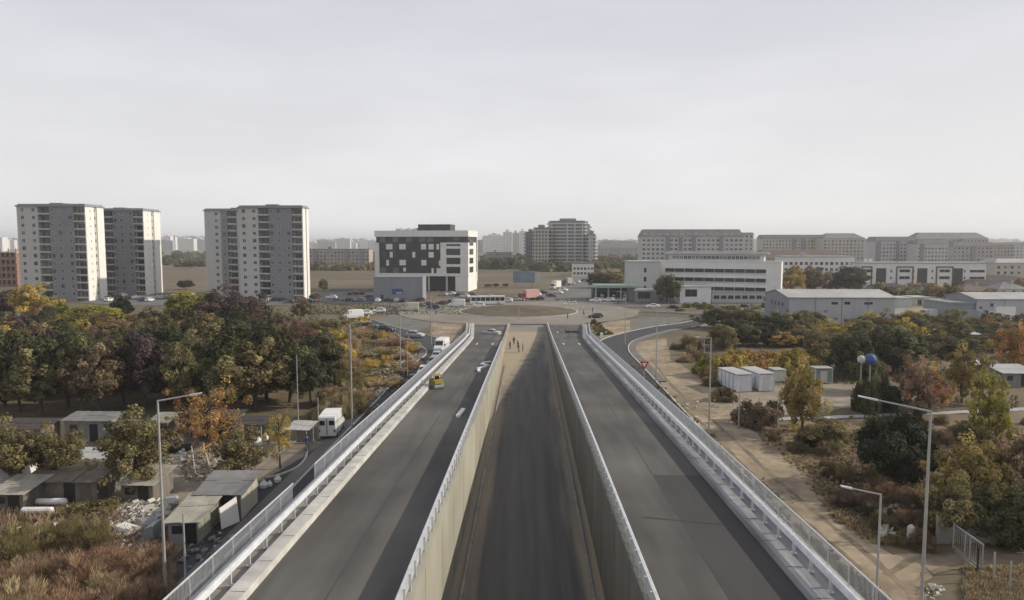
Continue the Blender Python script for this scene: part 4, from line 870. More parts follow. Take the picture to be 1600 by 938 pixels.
# --- the dense grove on the left
def jitc(c, k=.15): f = random.uniform(1-k, 1+k); return (c[0]*f*random.uniform(1-k/2, 1+k/2), c[1]*f, c[2]*f)
GR = 'trees of the grove left of the ramps'
named = [(22, 496, 452, 60, 'round', 'pu', 'dark purple-leaved tree at the left frame edge below the leftmost tower'),
 (50, 505, 447, 52, 'ragged', 'ye', 'golden olive tree standing before the leftmost tower'), (98, 510, 469, 30, 'tall', 'yg', 'slim yellow-green tree at the back of the grove under the leftmost tower'),
 (75, 520, 478, 34, 'tall', 'dg', 'dark green tree just right of the golden olive tree'), (192, 500, 462, 34, 'tall', 'dk', 'dark conifer-like tree in front of the second tower'),
 (155, 532, 478, 84, 'round', 'yg', 'bright green round tree in the middle of the left grove'), (302, 528, 456, 84, 'round', 'yg', 'big bright yellow-green tree left of the brown one'),
 (374, 528, 450, 92, 'ragged', 'pu', 'tall dark brown-purple tree before the third tower'), (250, 530, 482, 62, 'ragged', 'br', 'brownish tree left of the big yellow-green tree'),
 (470, 500, 468, 34, 'ragged', 'br', 'small dark-topped tree at the back edge right of the third tower foot'), (430, 545, 486, 60, 'ragged', 'br', 'dull brown tree right of the tall brown-purple one'),
 (475, 560, 505, 40, 'ragged', 'rd', 'reddish small tree at the right side of the grove'), (215, 560, 500, 44, 'tall', 'ol', 'grey-olive upright tree right of the bright green round tree'),
 (520, 590, 520, 50, 'ragged', 'ye', 'olive-yellow tree at the right rim of the grove'), (425, 600, 548, 70, 'ragged', 'ye', 'low yellow-topped tree at the front right of the grove'),
 (500, 545, 500, 60, 'ragged', 'ol', 'loose olive tree at the back right of the grove'), (345, 600, 560, 50, 'ragged', 'rb', 'russet tree inside the grove front')]
for px, yb, yt, wp, k, c, lab in named: tree(px, yb, yt, wp, k, jitc(C[c], .06), lab, GR)
cn = {'dg': 'dark green', 'mg': 'mid green', 'ol': 'olive', 'br': 'brown', 'dk': 'blackish green', 'rb': 'russet', 'ye': 'yellowish', 'pu': 'purple-brown'}
for row, (y0, y1, n, h0, h1) in enumerate(((628, 648, 17, 7.3, 9.2), (603, 622, 16, 7.3, 9.2), (582, 600, 17, 7, 8.8), (562, 580, 18, 6.2, 8.2), (545, 560, 19, 5.4, 7.2), (530, 543, 20, 4.6, 6.4), (515, 527, 18, 3.8, 5.2))):
    xmax = (500, 520, 520, 520, 505, 500, 495)[row]
    for i in range(n):
        px = -45+(xmax+45)*(i+random.uniform(.15, .85))/n; nth = ordn(i); yb = random.uniform(y0, y1); p = G(px, yb); H = random.uniform(h0, h1)
        if px < 230 and row > 1: H *= .92
        open_r = px > 395 and row > 1
        if open_r: H *= .55
        H *= random.choice((.78, .9, 1.0, 1.08, 1.2)); big = random.uniform(.75, 1.35)
        if random.random() < .1 and row > 0: continue
        c = random.choices(['dg', 'mg', 'dk', 'ol', 'br', 'rb', 'pu'], [6, 4, 3, 5, 3, 0, 1] if row < 3 else [1, 4, 1, 8, 5, 1, 1])[0]
        if row > 1 and random.random() < .12: c = 'ye'
        if px > 330 and row < 2: c = random.choice(['dg', 'mg', 'dg', 'ol'])
        if open_r: c = random.choice(['br', 'ol', 'ol', 'tan', 'br', 'ye'])
        k = random.choice(['round', 'ragged', 'ragged', 'tall']); wd = random.uniform(5.0, 7.6)*big
        rw = ('front', 'second', 'third', 'fourth', 'fifth', 'sixth', 'rearmost')[row]; where = 'left end' if px < 130 else 'middle' if px < 330 else 'right end'
        tree_at(p, H, wd, k, jitc(C[c]), '%s tree, %s from the left in the %s row of the dense grove' % (dict(cn, tan='straw-coloured')[c], nth, rw), GR)
# --- yard trees on the left
tree(322, 712, 598, 92, 'sparse', C['og'], 'orange half-bare tree with a leaning trunk among the sheds', name='tree', trunkf=.2)
tree(213, 775, 650, 100, 'ragged', C['ol'], 'green tree growing between the sheds behind the tall left lamp post')
tree(438, 732, 640, 46, 'sparse', C['ye'], 'small yellowing tree beside the yard entrance', trunkf=.3)
tree(375, 752, 676, 72, 'ragged', C['ol'], 'low olive tree above the cream-walled shed')
tree(36, 768, 655, 78, 'ragged', C['ol'], 'olive tree at the left frame edge over the white sheets')
tree(98, 762, 668, 70, 'ragged', C['ol'], 'olive-brown tree between the white sheets and the dark shed')
tree(300, 690, 640, 40, 'ragged', C['rb'], 'russet small tree behind the orange half-bare tree')
bush(150, 800, 780, 90, C['ol'], 'olive bush beside the rubble heap, left of the tall lamp post')
SB = []; n = 0
for px, yb, yt, wp, c in ((20, 880, 800, 100, 'ol'), (30, 940, 860, 90, 'rb'), (215, 960, 880, 80, 'rb'), (125, 925, 850, 90, 'rb'), (95, 850, 800, 80, 'ol'), (60, 925, 850, 110, 'br'), (150, 900, 835, 110, 'rb'), (215, 905, 850, 80, 'rb'), (20, 990, 880, 130, 'tan'), (105, 985, 890, 130, 'rb'), (190, 980, 885, 120, 'rb'), (160, 935, 870, 90, 'tan'), (250, 960, 900, 60, 'br'), (-30, 900, 830, 90, 'br'), (150, 860, 795, 70, 'ol'), (240, 880, 845, 50, 'br'), (60, 960, 895, 80, 'rb'), (5, 940, 870, 70, 'tan')):
    n += 1
    bush(px, yb, yb-(yb-yt)*.8, wp, jitc(tuple(v*1.15 for v in C[c]), .05), 'x', 'twig', 'bushes of the near left thicket'); SB.append((px, yb, LAST, {'ol': 'olive', 'br': 'brown', 'rb': 'rust-brown', 'tan': 'straw-coloured', 'rd': 'reddish'}[c]))
rowlabel(SB, 3, ('nearest', 'middle', 'farthest'), '%s bush, %s from left in the %s row of the near left thicket')
# --- shrub belt between grove and service road
SB = []
for i in range(85):
    t = random.random(); y = 505+150*random.random()**1.2; xl = np.interp(y, [505, 560, 600, 655], [500, 520, 530, 500]); xr = np.interp(y, [505, 540, 560, 600, 655], [575, 650, 665, 625, 545])-6
    px = xl+(xr-xl)*random.random(); p = G(px, y); c = random.choice(['ol', 'tan', 'ye', 'tan', 'rb', 'ol', 'tan']); h = random.uniform(1.0, 2.6)*(1.2 if px < 560 else .75); wd = random.uniform(2.0, 4.5)
    o = mobj('bush', random.choice(CR_['bush']+CR_['twig']+CR_['twig']), None, (p.x, p.y, -.1), random.uniform(0, 6.28), (wd/2, wd/2, h/1.1), jitc(tuple(1.25*v for v in C[c])))
    tag(o, 'x', 'bush', 'bushes of the left shrub belt'); SB.append((px, y, o, {'ol': 'olive', 'tan': 'straw-coloured', 'ye': 'yellow', 'br': 'brown', 'rb': 'russet'}[c]))
rowlabel(SB, 6, ('nearest', 'second', 'third', 'fourth', 'fifth', 'farthest'), '%s bush, %s from left in the %s row between grove and service road')
# --- right side
RT = [(1042, 474, 430, 40, 'round', 'mg', 'green dense tree in front of the white ribbon-windowed building'),
 (1237, 459, 413, 36, 'tall', 'ye', 'golden tree at the right end of the white ribbon-windowed building'), (1270, 458, 416, 44, 'round', 'br', 'brown-olive tree right of the golden tree'),
 (1327, 457, 417, 56, 'round', 'dg', 'dark rounded tree before the low white row'), (1464, 468, 446, 22, 'round', 'og', 'orange round tree among the houses'), (1486, 476, 443, 36, 'round', 'ol', 'olive tree right of the orange round tree'),
 (935, 450, 426, 34, 'round', 'dg', 'dark tree behind the filling station, left one'), (960, 450, 424, 36, 'round', 'ol', 'olive tree behind the filling station, right one'),
 (1400, 757, 636, 108, 'round', 'dk', 'large blackish green tree left of the tall right lamp post'), (1433, 645, 568, 62, 'ragged', 'rb', 'russet tree below the blue tank'), (1452, 640, 575, 50, 'ragged', 'og', 'orange tree beside the russet one in the right scrub'),
 (1503, 630, 545, 56, 'ragged', 'oy', 'golden-olive tree right of the orange tree in the right scrub'), (1588, 580, 510, 60, 'ragged', 'og', 'orange tree at the right frame edge above the sheds'),
 (1254, 674, 565, 58, 'ragged', 'oy', 'yellow-olive tree in front of the white containers'),  (1395, 580, 508, 90, 'round', 'mg', 'large green tree behind the blue tank'), (1330, 590, 520, 60, 'round', 'dg', 'dark green tree right of the green trailer'),
 (1355, 612, 552, 50, 'round', 'mg', 'mid green tree below the blue tank'), (1290, 572, 512, 66, 'ragged', 'ol', 'olive tree behind the green trailer'), (1420, 570, 525, 60, 'ragged', 'ol', 'olive-brown tree right of the large green one'), (1545, 690, 590, 56, 'ragged', 'yg', 'thin yellow-green tree on the pale path'),
 (1378, 640, 598, 56, 'round', 'dk', 'dark clipped round bush-like tree near the lamp arm'), (1515, 800, 690, 96, 'ragged', 'oy', 'yellow-brown spreading tree right of the tall right lamp post'), (1590, 800, 690, 80, 'ragged', 'br', 'dark brown tree at the right frame edge'),
 (1560, 850, 770, 110, 'ragged', 'mg', 'green low tree in front of the concrete wall'), (1480, 840, 745, 80, 'ragged', 'ol', 'olive tree left of the concrete wall'), (1600, 860, 760, 80, 'round', 'mg', 'green tree over the right end of the concrete wall'),
 (1130, 545, 508, 44, 'round', 'ol', 'olive tree at the outer bend of the right service road'), (1165, 540, 508, 44, 'round', 'mg', 'green tree right of the bend of the service road'), (1290, 700, 655, 70, 'ragged', 'ol', 'olive low tree between the yellow tree and the dark one')]
for px, yb, yt, wp, k, c, lab in RT: tree(px, yb, yt, wp, k, jitc(C[c], .05), lab, trunkf=.18 if yb < 480 else .05)
SB = []
for i in range(64):
    px = random.uniform(1110, 1640); yb = random.uniform(512, 562); c = random.choice(['ol', 'ol', 'ol', 'mg', 'mg', 'ye', 'br', 'dg']); p = G(px, yb); 
    if px < 1300 and yb > 541: continue
    o = tree_at(p, random.uniform(2.8, 5.4), random.uniform(4.5, 8), random.choice(['ragged', 'round']), jitc(C[c]), 'x', 'trees of the overgrown belt on the right', trunkf=.08); SB.append((px, yb, o, dict(cn, ye='golden')[c]))
rowlabel(SB, 4, ('nearest', 'second', 'third', 'farthest'), '%s low tree, %s from left in the %s row before the warehouses')
for i in range(20):
    px = 1108+170*(i+.5)/20; bush(px, 584+random.uniform(-6, 3)-(px-1108)*.03, 549+random.uniform(-2, 3), random.uniform(42, 56), jitc(C[random.choice(['ye', 'ye', 'og', 'ye', 'yg'])], .1), 'yellow to orange bush, %s from left in the hedge behind the containers' % ordn(i), 'bush', 'hedge behind the containers')
SB = []
for i in range(22):
    yb = random.uniform(540, 604); px = np.interp(yb, [540, 560, 604], [1062, 1072, 1122])+random.uniform(-14, 26); bush(px, yb, yb-random.uniform(9, 20), random.uniform(18, 40), jitc(C[random.choice(['br', 'pu', 'tan', 'br', 'ol'])]), 'x', 'twig', 'brown scrub left of the containers'); SB.append((px, yb, LAST, 'brownish'))
rowlabel(SB, 2, ('near', 'far'), '%s bush, %s from left in the %s row between dirt track and containers')
bush(1180, 662, 628, 70, C['br'], 'brown low bush in front of the left white container'); bush(1208, 648, 622, 30, C['dg'], 'small dark green bush between the containers and the pale path')
bush(1356, 642, 578, 44, C['mg'], 'green bush hiding the foot of the two tank masts'); bush(1376, 636, 572, 34, C['ol'], 'olive bush right under the blue tank'); bush(1130, 625, 605, 40, C['br'], 'brown shrub beside the far right lamp post'); bush(1160, 600, 585, 40, C['ol'], 'low olive shrub left of the white container')
SB = []
for i in range(84):
    y = 655+200*random.random(); xl = np.interp(y, [655, 690, 742, 812, 866], [1190, 1210, 1275, 1315, 1415]); px = xl+(1640-xl)*random.random()**.9
    if 840 < y and px > 1440: continue
    p = G(px, y); c = random.choice(['br', 'br', 'tan', 'rb', 'ol', 'tan', 'ol', 'dg']); h = random.uniform(.5, 1.7); wd = random.uniform(1.2, 3.6)
    if px < 1360 and 690 < y < 810: c = random.choice(['pu', 'br', 'tan', 'ol'])
    o = mobj('bush', random.choice(CR_['twig']), None, (p.x, p.y, -.08), random.uniform(0, 6.28), (wd/2, wd/2, h/1.1), jitc(C[c]))
    tag(o, 'x', 'bush', 'low scrub bushes right of the dirt track'); SB.append((px, y, o, dict(cn, tan='straw-coloured')[c]))
rowlabel(SB, 7, ('nearest', 'second', 'third', 'fourth', 'fifth', 'sixth', 'farthest'), '%s scrub bush, %s from left in the %s row right of the dirt track')
SB = []
for i in range(26):
    px = random.choice([random.uniform(905, 945), random.uniform(1130, 1200), random.uniform(1050, 1110)]); yb = random.uniform(478, 486) if px > 1000 else random.uniform(505, 525)
    if px < 1000: px = np.interp(yb, [505, 525], [932, 948])+random.uniform(-8, 8)
    bush(px, yb, yb-random.uniform(4, 9), random.uniform(8, 18), jitc(C[random.choice(['ol', 'yg', 'br', 'dg'])]), 'x', 'bush', 'weedy bushes by the right loop'); SB.append((px, yb, bpy.data.objects[-1] if False else LAST, 'small weedy'))
rowlabel(SB, 2, ('near', 'far'), '%s bush, %s from left in the %s row along the right loop road')
for i, (px, yb, yt, w_, c) in enumerate(((505, 456, 436, 14, 'ol'), (290, 452, 438, 24, 'dg'), (296, 420, 408, 20, 'dg'), (492, 470, 458, 16, 'br'), (775, 449, 443, 10, 'dg'), (762, 449, 444, 12, 'br'), (790, 448, 444, 9, 'dg'))):
    tree(px, yb, yt, w_, 'round', C[c], 'lone %s tree on the field %s' % (cn[c], ('right of the third tower', 'between the tower pairs, lower one', 'between the tower pairs, farther one', 'at the foot of the third tower', 'right of the office, middle one', 'right of the office, left one', 'right of the office, right one')[i]))
# --- far woods: stuff
def woods(name, boxes, n, size, cols, lab):
    P = []; S = []; T = []
    for i in range(n):
        px0, px1, ya, yb, h = random.choices(boxes, [b[5] if len(b) > 5 else 1 for b in boxes])[0][:5]
        p = G(random.uniform(px0, px1), random.uniform(ya, yb)); r_ = h*random.uniform(.5, 1.0); tone = random.uniform(.5, 1.5); hue = random.uniform(.44, .54)
        k = 46; d = RNG.normal(size=(k, 3)); d /= np.linalg.norm(d, axis=1)[:, None]; d[:, 2] = np.abs(d[:, 2]); P.append(np.array([p.x, p.y, 0])+d*np.array([r_*.9, r_*.9, r_*1.15])*(.7+.3*RNG.random((k, 1)))); S.append(np.full(k, r_*.38)); T.append(np.tile([tone, hue, 0], (k, 1))*np.concatenate([.7+.6*RNG.random((k, 1)), np.ones((k, 2))], 1))
    P = np.concatenate(P); S = np.concatenate(S); T = np.concatenate(T); N = len(P)
    nr = RNG.normal(size=(N, 3))+np.array([0, -.5, .3]); nr /= np.linalg.norm(nr, axis=1)[:, None]; t = np.cross(nr, RNG.normal(size=(N, 3))); t /= np.linalg.norm(t, axis=1)[:, None]; b = np.cross(nr, t); s = S[:, None]
    V = np.stack([P-t*s, P+b*s*.8, P+t*s, P-b*s*.8], 1).reshape(-1, 3)
    me = bpy.data.meshes.new(name); me.vertices.add(N*4); me.vertices.foreach_set('co', V.ravel()); me.loops.add(N*4); me.loops.foreach_set('vertex_index', np.arange(N*4)); me.polygons.add(N)
    me.polygons.foreach_set('loop_start', np.arange(N)*4); me.polygons.foreach_set('loop_total', np.full(N, 4)); me.update(calc_edges=True); me.materials.append(M['leaf'])
    at = me.attributes.new('tone', 'FLOAT_VECTOR', 'POINT'); at.data.foreach_set('vector', np.repeat(T, 4, 0).ravel())
    return tag(mobj(name, me, color=cols), lab, 'woods', kind='stuff')
woods('far_woods', [(-60, 600, 396, 410, 9), (170, 330, 404, 418, 6), (480, 590, 400, 404, 9), (755, 860, 407, 421, 8, 1.4), (820, 935, 417, 425, 6, .8), (925, 1005, 403, 421, 7, 1.2), (-60, 30, 410, 440, 9, .3)], 620, 1, C['mg'], 'hazy belt of woods and thickets beyond the dry field')
woods('far_woods', [(480, 590, 417, 423, 6), (1170, 1640, 398, 408, 7), (1180, 1640, 416, 430, 5), (1360, 1470, 400, 405, 8, .5), (930, 990, 430, 444, 5, .4), (1290, 1640, 430, 470, 4, .8)], 330, 1, C['ol'], 'autumn thickets between the far houses on the right')
# --- grass / weed tufts: stuff
def tufts(name, regions, n, hmin, hmax, color, lab, wid=.05, clump=9):
    P = []
    for i in range(n):
        px0, px1, ya, yb, tst = random.choice(regions)
        for _ in range(20):
            px = random.uniform(px0, px1); y = ya+(yb-ya)*random.random()**.7
            if tst(px, y): break
        else: continue
        p = G(px, y); P.append((p.x, p.y, random.uniform(hmin, hmax), random.uniform(.5, 1.6), random.uniform(.46, .54)))
    P = np.array(P); N = len(P)*clump; Q = np.repeat(P, clump, 0); a = RNG.random(N)*6.283; rad = RNG.random(N)*.35*Q[:, 2]**.5
    bx = Q[:, 0]+rad*np.cos(a); by = Q[:, 1]+rad*np.sin(a); h = Q[:, 2]*(.5+.6*RNG.random(N)); ln = h*.5; wv = (.6+RNG.random(N))*wid
    t = RNG.random(N)*6.283; cx, cy = np.cos(t)*wv, np.sin(t)*wv
    base = np.stack([bx, by, np.full(N, -.08)], 1); tip = np.stack([bx+np.cos(a)*ln, by+np.sin(a)*ln, h], 1); w_ = np.stack([cx, cy, np.zeros(N)], 1)
    V = np.stack([base-w_, base+w_, tip], 1).reshape(-1, 3)
    me = bpy.data.meshes.new(name); me.vertices.add(N*3); me.vertices.foreach_set('co', V.ravel()); me.loops.add(N*3); me.loops.foreach_set('vertex_index', np.arange(N*3)); me.polygons.add(N)
    me.polygons.foreach_set('loop_start', np.arange(N)*3); me.polygons.foreach_set('loop_total', np.full(N, 3)); me.update(calc_edges=True); me.materials.append(M['leaf'])
    A = np.repeat(np.stack([Q[:, 3], Q[:, 4], np.zeros(N)], 1), 3, 0); at = me.attributes.new('tone', 'FLOAT_VECTOR', 'POINT'); at.data.foreach_set('vector', A.ravel())
    return tag(mobj(name, me, color=color), lab, 'grass', kind='stuff')
tr = lambda x, y: True
rs = lambda px, y: px > np.interp(y, [640, 690, 742, 812, 866], [1150, 1195, 1262, 1305, 1400])+random.uniform(-8, 8)
dirt_edge = lambda px, y: abs(px-np.interp(y, [560, 640, 700, 800, 870, 938], [985, 1055, 1112, 1205, 1290, 1372])) < random.uniform(2, 22)
tufts('weeds', [(1190, 1640, 655, 850, rs), (1190, 1640, 655, 850, rs), (1510, 1640, 885, 960, tr)], 8000, .1, .35, (.30, .235, .14), 'brown dry weeds covering the ground right of the dirt track')
tufts('weeds', [(980, 1400, 560, 938, dirt_edge), (1060, 1640, 505, 600, lambda x, y: x > np.interp(y, [505, 560, 600], [1130, 1075, 1150])), (540, 660, 505, 640, lambda x, y: x < np.interp(y, [505, 540, 560, 600, 655], [575, 650, 665, 625, 545]))], 5000, .1, .35, (.14, .115, .06), 'straw and olive weeds along the service roads and tracks', .06)
tufts('weeds', [(-40, 270, 790, 960, tr), (-40, 270, 870, 960, tr)], 7000, .2, .8, (.32, .23, .15), 'rust and straw dry grass in the near left thicket')
tufts('weeds', [(-40, 500, 480, 520, tr), (480, 760, 470, 492, tr), (1100, 1240, 474, 500, tr)], 5000, .1, .3, (.115, .10, .055), 'short verge grass between the grove and the towers', .12)
# ============================================================ VEHICLES
def loft_vehicle(ST, name):
    "stations: y, half width, z bottom, z mid, z shoulder, half roof width, z top"
    mb = MB(); n = 8; vs = []
    for y, w_, zb, zm, zs, wr, zt in ST:
        h = [(w_*.9, zb), (w_, zm), (w_*.95, zs), (wr, zt)]
        vs += [(x, y, z) for x, z in h]+[(-x, y, z) for x, z in h[::-1]]
    fs = []
    for j in range(len(ST)-1):
        for i in range(n): fs.append((j*n+i, j*n+(i+1) % n, (j+1)*n+(i+1) % n, (j+1)*n+i))
    fs += [tuple(range(n)), tuple(range((len(ST)-1)*n, len(ST)*n))]
    mb.add(vs, fs); me = mb.mesh(name, M['carpaint']); return me
def sidep(ST, y, t, off=.012):
    ys = [s[0] for s in ST]; a = [float(np.interp(y, ys, [s[k] for s in ST])) for k in range(7)]
    x = a[1]*.95+(a[5]-a[1]*.95)*t; z = a[4]+(a[6]-a[4])*t; return x+off, z
def wheel_mesh(r, w_):
    mb = MB(); mb.bar((-w_/2, 0, 0), (w_/2, 0, 0), r, n=14); me = mb.mesh('wheel', M['tyre']); return me
def hub_mesh(r, w_):
    mb = MB(); mb.bar((-w_/2-.01, 0, 0), (w_/2+.01, 0, 0), r*.6, n=10); return mb.mesh('rim', M['steel'])
WH = wheel_mesh(.32, .2); HB = hub_mesh(.32, .2); WHL = wheel_mesh(.48, .28); HBL = hub_mesh(.48, .28)
def vehicle(name, ST, side_ranges, screen, rear, wheels, cat, big=False, zlamp=.65):
    r = empty(name, (0, -500, 0), 0, '', cat)
    mobj('body', loft_vehicle(ST, 'body'), r)
    mb = MB()
    for y0, y1, y0t, y1t in side_ranges:
        for s in (1, -1):
            q = []
            for y, t in ((y0, .12), (y1, .12), (y1t, .86), (y0t, .86)): x, z = sidep(ST, y, t); q.append((s*x, y, z))
            mb.add(q, [(0, 1, 2, 3)])
    for a, b, off in (screen, rear):
        if a is None: continue
        xa, za = sidep(ST, a, 1, 0); xb, zb = sidep(ST, b, 1, 0); sg = 1 if b < a else -1
        k = .14; A = Vector((0, a, za)); B = Vector((0, b, zb)); P_ = A.lerp(B, k); Q_ = A.lerp(B, 1-k); nn = Vector((0, sg*(zb-za), (a-b)*sg)).normalized()*off
        if nn.z < 0: nn = -nn
        mb.add([(-xa*.9, P_.y+nn.y, P_.z+nn.z), (xa*.9, P_.y+nn.y, P_.z+nn.z), (xb*.9, Q_.y+nn.y, Q_.z+nn.z), (-xb*.9, Q_.y+nn.y, Q_.z+nn.z)], [(0, 1, 2, 3)])
    mobj('windows', mb.mesh('windows', M['glass']), r)
    hw = max(s[1] for s in ST); R_ = .48 if big else .32
    for y in wheels:
        for s in (1, -1):
            w_ = mobj('wheel', WHL if big else WH, r, (s*(hw-.12), y, R_)); mobj('rim', HBL if big else HB, w_)
    y1 = ST[-1][0]; y0 = ST[0][0]
    for s in (1, -1):
        mb = MB(); x = s*(ST[-1][1]-.2); mb.box(x-.16, x+.16, y1-.03, y1+.02, zlamp-.08, zlamp+.08); part('headlight', mb, M['lampwhite'], r)
        mb = MB(); x = s*(ST[0][1]-.12); mb.box(x-.09, x+.09, y0-.02, y0+.03, zlamp, zlamp+.25); part('tail_light', mb, M['lampred'], r)
    return r
hatch = [(-2.1, .74, .35, .6, .82, .62, .88), (-1.98, .85, .28, .6, .92, .66, 1.02), (-1.55, .88, .24, .6, .95, .6, 1.40), (-.4, .89, .22, .6, .94, .6, 1.47), (.3, .89, .22, .6, .92, .6, 1.43), (1.05, .88, .22, .58, .86, .66, .97), (1.8, .85, .25, .55, .74, .66, .84), (2.05, .76, .32, .5, .62, .6, .68)]
CAR = vehicle('parked_car', hatch, [(-1.45, -.15, -1.4, -.15), (-.08, .85, -.08, .32)], (1.0, .32, .015), (-2.0, -1.56, .015), (-1.3, 1.3), 'car')
sedan = [(-2.25, .74, .35, .6, .85, .64, .92), (-2.1, .86, .28, .6, .9, .68, .98), (-1.45, .88, .24, .6, .93, .64, 1.03), (-.85, .89, .22, .6, .94, .58, 1.40), (-.2, .89, .22, .6, .93, .58, 1.43), (.35, .89, .22, .6, .92, .58, 1.40), (1.1, .88, .22, .58, .86, .66, .95), (1.95, .84, .25, .55, .74, .66, .82), (2.2, .76, .32, .5, .62, .6, .68)]
SED = vehicle('parked_car', sedan, [(-1.1, -.15, -.8, -.15), (-.08, .9, -.08, .35)], (1.05, .35, .015), (-1.45, -.87, .015), (-1.35, 1.35), 'car')
van = [(-2.75, .92, .4, .9, 1.5, .84, 2.35), (-2.65, 1.0, .3, .9, 1.6, .88, 2.5), (0, 1.0, .28, .9, 1.6, .88, 2.55), (1.2, 1.0, .28, .9, 1.5, .86, 2.5), (1.45, 1.0, .28, .9, 1.35, .82, 2.35), (2.1, .98, .28, .8, 1.1, .85, 1.35), (2.7, .93, .3, .7, .95, .8, 1.08), (2.85, .84, .35, .6, .8, .7, .9)]
VAN = vehicle('delivery_van', van, [(.75, 1.75, .75, 1.42)], (2.1, 1.45, .015), (None, None, 0), (-1.7, 1.85), 'van', zlamp=.8)
mb = MB(); mb.box(-.03, .03, -2.79, -2.755, .5, 2.3); part('door_seam', mb, M['dark'], VAN)
for s in (-1, 1):
    mb = MB(); mb.box(s*.5-.28, s*.5+.28, -2.785, -2.70, 1.55, 2.05); part('rear_window', mb, M['glass'], VAN)
    mb = MB(); mb.box(s*1.15-.1, s*1.15+.1, 1.6, 1.75, 1.35, 1.7); part('mirror', mb, M['dark'], VAN)
CARS = {'car': CAR, 'sed': SED, 'van': VAN}; used = set()
PC = dict(white=(.75, .75, .73), silver=(.42, .43, .44), grey=(.16, .165, .17), dark=(.03, .032, .036), red=(.22, .03, .03), blue=(.05, .07, .14), wine=(.12, .03, .035), cream=(.6, .56, .45))
def put(kind, px, yb, col, heading, label, group=None, z=0.0, xyz=None):
    "heading in degrees: 0 points away from the camera, 90 to the left"
    src = CARS[kind]; p = Vector(xyz) if xyz else G(px, yb, z); p.z = z+.0
    if kind not in used:
        used.add(kind); src.location = p; src.rotation_euler = (0, 0, R(heading)); src['label'] = label
        if group: src['group'] = group
        for ch in src.children:
            if ch.name.split('.')[0] == 'body': ch.color = (*PC[col], 1)
        return src
    r = dup(src, p, R(heading), label, group, PC[col])
    if not group and 'group' in r: del r['group']
    return r
# label of the source must not leak a group: place ungrouped ones first
put('van', 519, 676, 'white', 5, 'white panel van parked by the lamp post on the left service road, nearest vehicle')
put('car', 662, 586, 'white', 180, 'white car in the queue on the left service road, in front of the dark ones')
put('sed', 646, 600, 'dark', 180, 'dark car nearest the camera in the queue beside the left ramp')
put('sed', 676, 571, 'grey', 180, 'grey car directly behind the white one in the queue beside the left ramp')
put('car', 682, 562, 'silver', 180, 'silver car just in front of the white van in the queue beside the left ramp')
put('van', 690, 549, 'white', 172, 'white van facing the camera where the left loop meets the ramp')
put('car', 649, 527, 'silver', 250, 'silver off-road style car turning on the left loop before the white van')
put('car', 605, 518, 'dark', 245, 'dark car on the outer bend of the left loop, right one of two')
put('car', 578, 512, 'dark', 235, 'dark car on the outer bend of the left loop, left one of two')
put('van', 552, 498, 'white', 120, 'white van at the far left turn of the left loop')
put('car', 570, 492, 'white', 110, 'white car right behind the van at the far left turn of the loop')
put('car', 592, 488.5, 'white', 100, 'white car driving alone on the back leg of the left loop')
put('van', 641, 485.5, 'cream', 95, 'cream pickup-sized van on the back leg of the left loop before the roundabout')
put('car', 677, 483, 'dark', 90, 'dark car entering the roundabout from the left')
put('van', 714, 479.5, 'white', 90, 'white van at the left side of the roundabout')
put('car', 792, 472, 'white', 80, 'white car behind the bus near the traffic island'); put('sed', 806, 470, 'silver', 80, 'silver car between the bus and the red lorry')
put('car', 838, 462, 'white', 60, 'small white car just right of the red lorry'); put('sed', 848, 459, 'dark', 55, 'dark car in the far traffic between the red lorry and the white lorry')
put('sed', 862, 464, 'dark', 240, 'dark car coming down the right lane toward the roundabout'); put('car', 902, 442, 'white', 40, 'white car in the far traffic queue, left of the last ones')
put('car', 912, 440, 'wine', 40, 'dark red car at the far end of the traffic queue'); put('sed', 918, 441.5, 'silver', 40, 'silver car at the far end of the queue near the filling station'); put('car', 893, 445, 'silver', 45, 'silver car behind the far lorry')
g = 'cars parked round the office and hall'
for i, (px, yb, c, k, hd, lab) in enumerate(((518, 467, 'white', 'car', 90, 'white car alone in the car park left of the grey hall'), (548, 461, 'dark', 'sed', 0, 'dark car in the back row of the car park, left'), (557, 460, 'wine', 'car', 0, 'dark red car in the back row of the car park, middle'), (567, 460, 'dark', 'sed', 0, 'dark car in the back row of the car park, right'), (576, 466, 'blue', 'car', 90, 'dark blue car beside the left corner of the grey hall'),
        (545, 471, 'dark', 'sed', 90, 'dark car before the car park edge, left of two'), (562, 471.5, 'grey', 'car', 90, 'grey car before the car park edge, right of two'), (591, 472, 'white', 'car', 0, 'white car in front of the grey hall, left'), (605, 472, 'dark', 'sed', 90, 'dark car in front of the grey hall, second from left'), (620, 472, 'silver', 'car', 0, 'silver car under the blue sign of the grey hall'), (630, 472, 'dark', 'car', 0, 'dark car right of the blue sign of the grey hall'), (655, 471, 'wine', 'car', 90, 'dark red car at the right corner of the grey hall'),
        (692, 462, 'silver', 'car', 60, 'silver car before the glass ground floor of the office, left'), (705, 461, 'white', 'sed', 60, 'white car before the glass ground floor of the office, middle'), (716, 463, 'blue', 'sed', 60, 'dark blue car before the glass ground floor of the office, right'))): put(k, px, yb, c, hd, lab, g)
g = 'cars parked below the towers'; random.seed(21); NC = 0
for i in range(30):
    px = 150+10.5*i if i < 19 else 385+11*(i-19); yb = random.choice((463, 467, 471)) if i < 19 else random.choice((471, 474)); c = random.choice(['dark', 'white', 'silver', 'grey', 'red', 'blue', 'wine', 'dark', 'white'])
    if 330 < px < 380: continue
    put(random.choice(['car', 'sed']), px, yb, c, random.choice((0, 90, 180, 85)), '%s car, %s from left in the long parking row below the towers' % (dict(dark='dark', wine='dark red').get(c, c), ordn(NC)), g); NC += 1
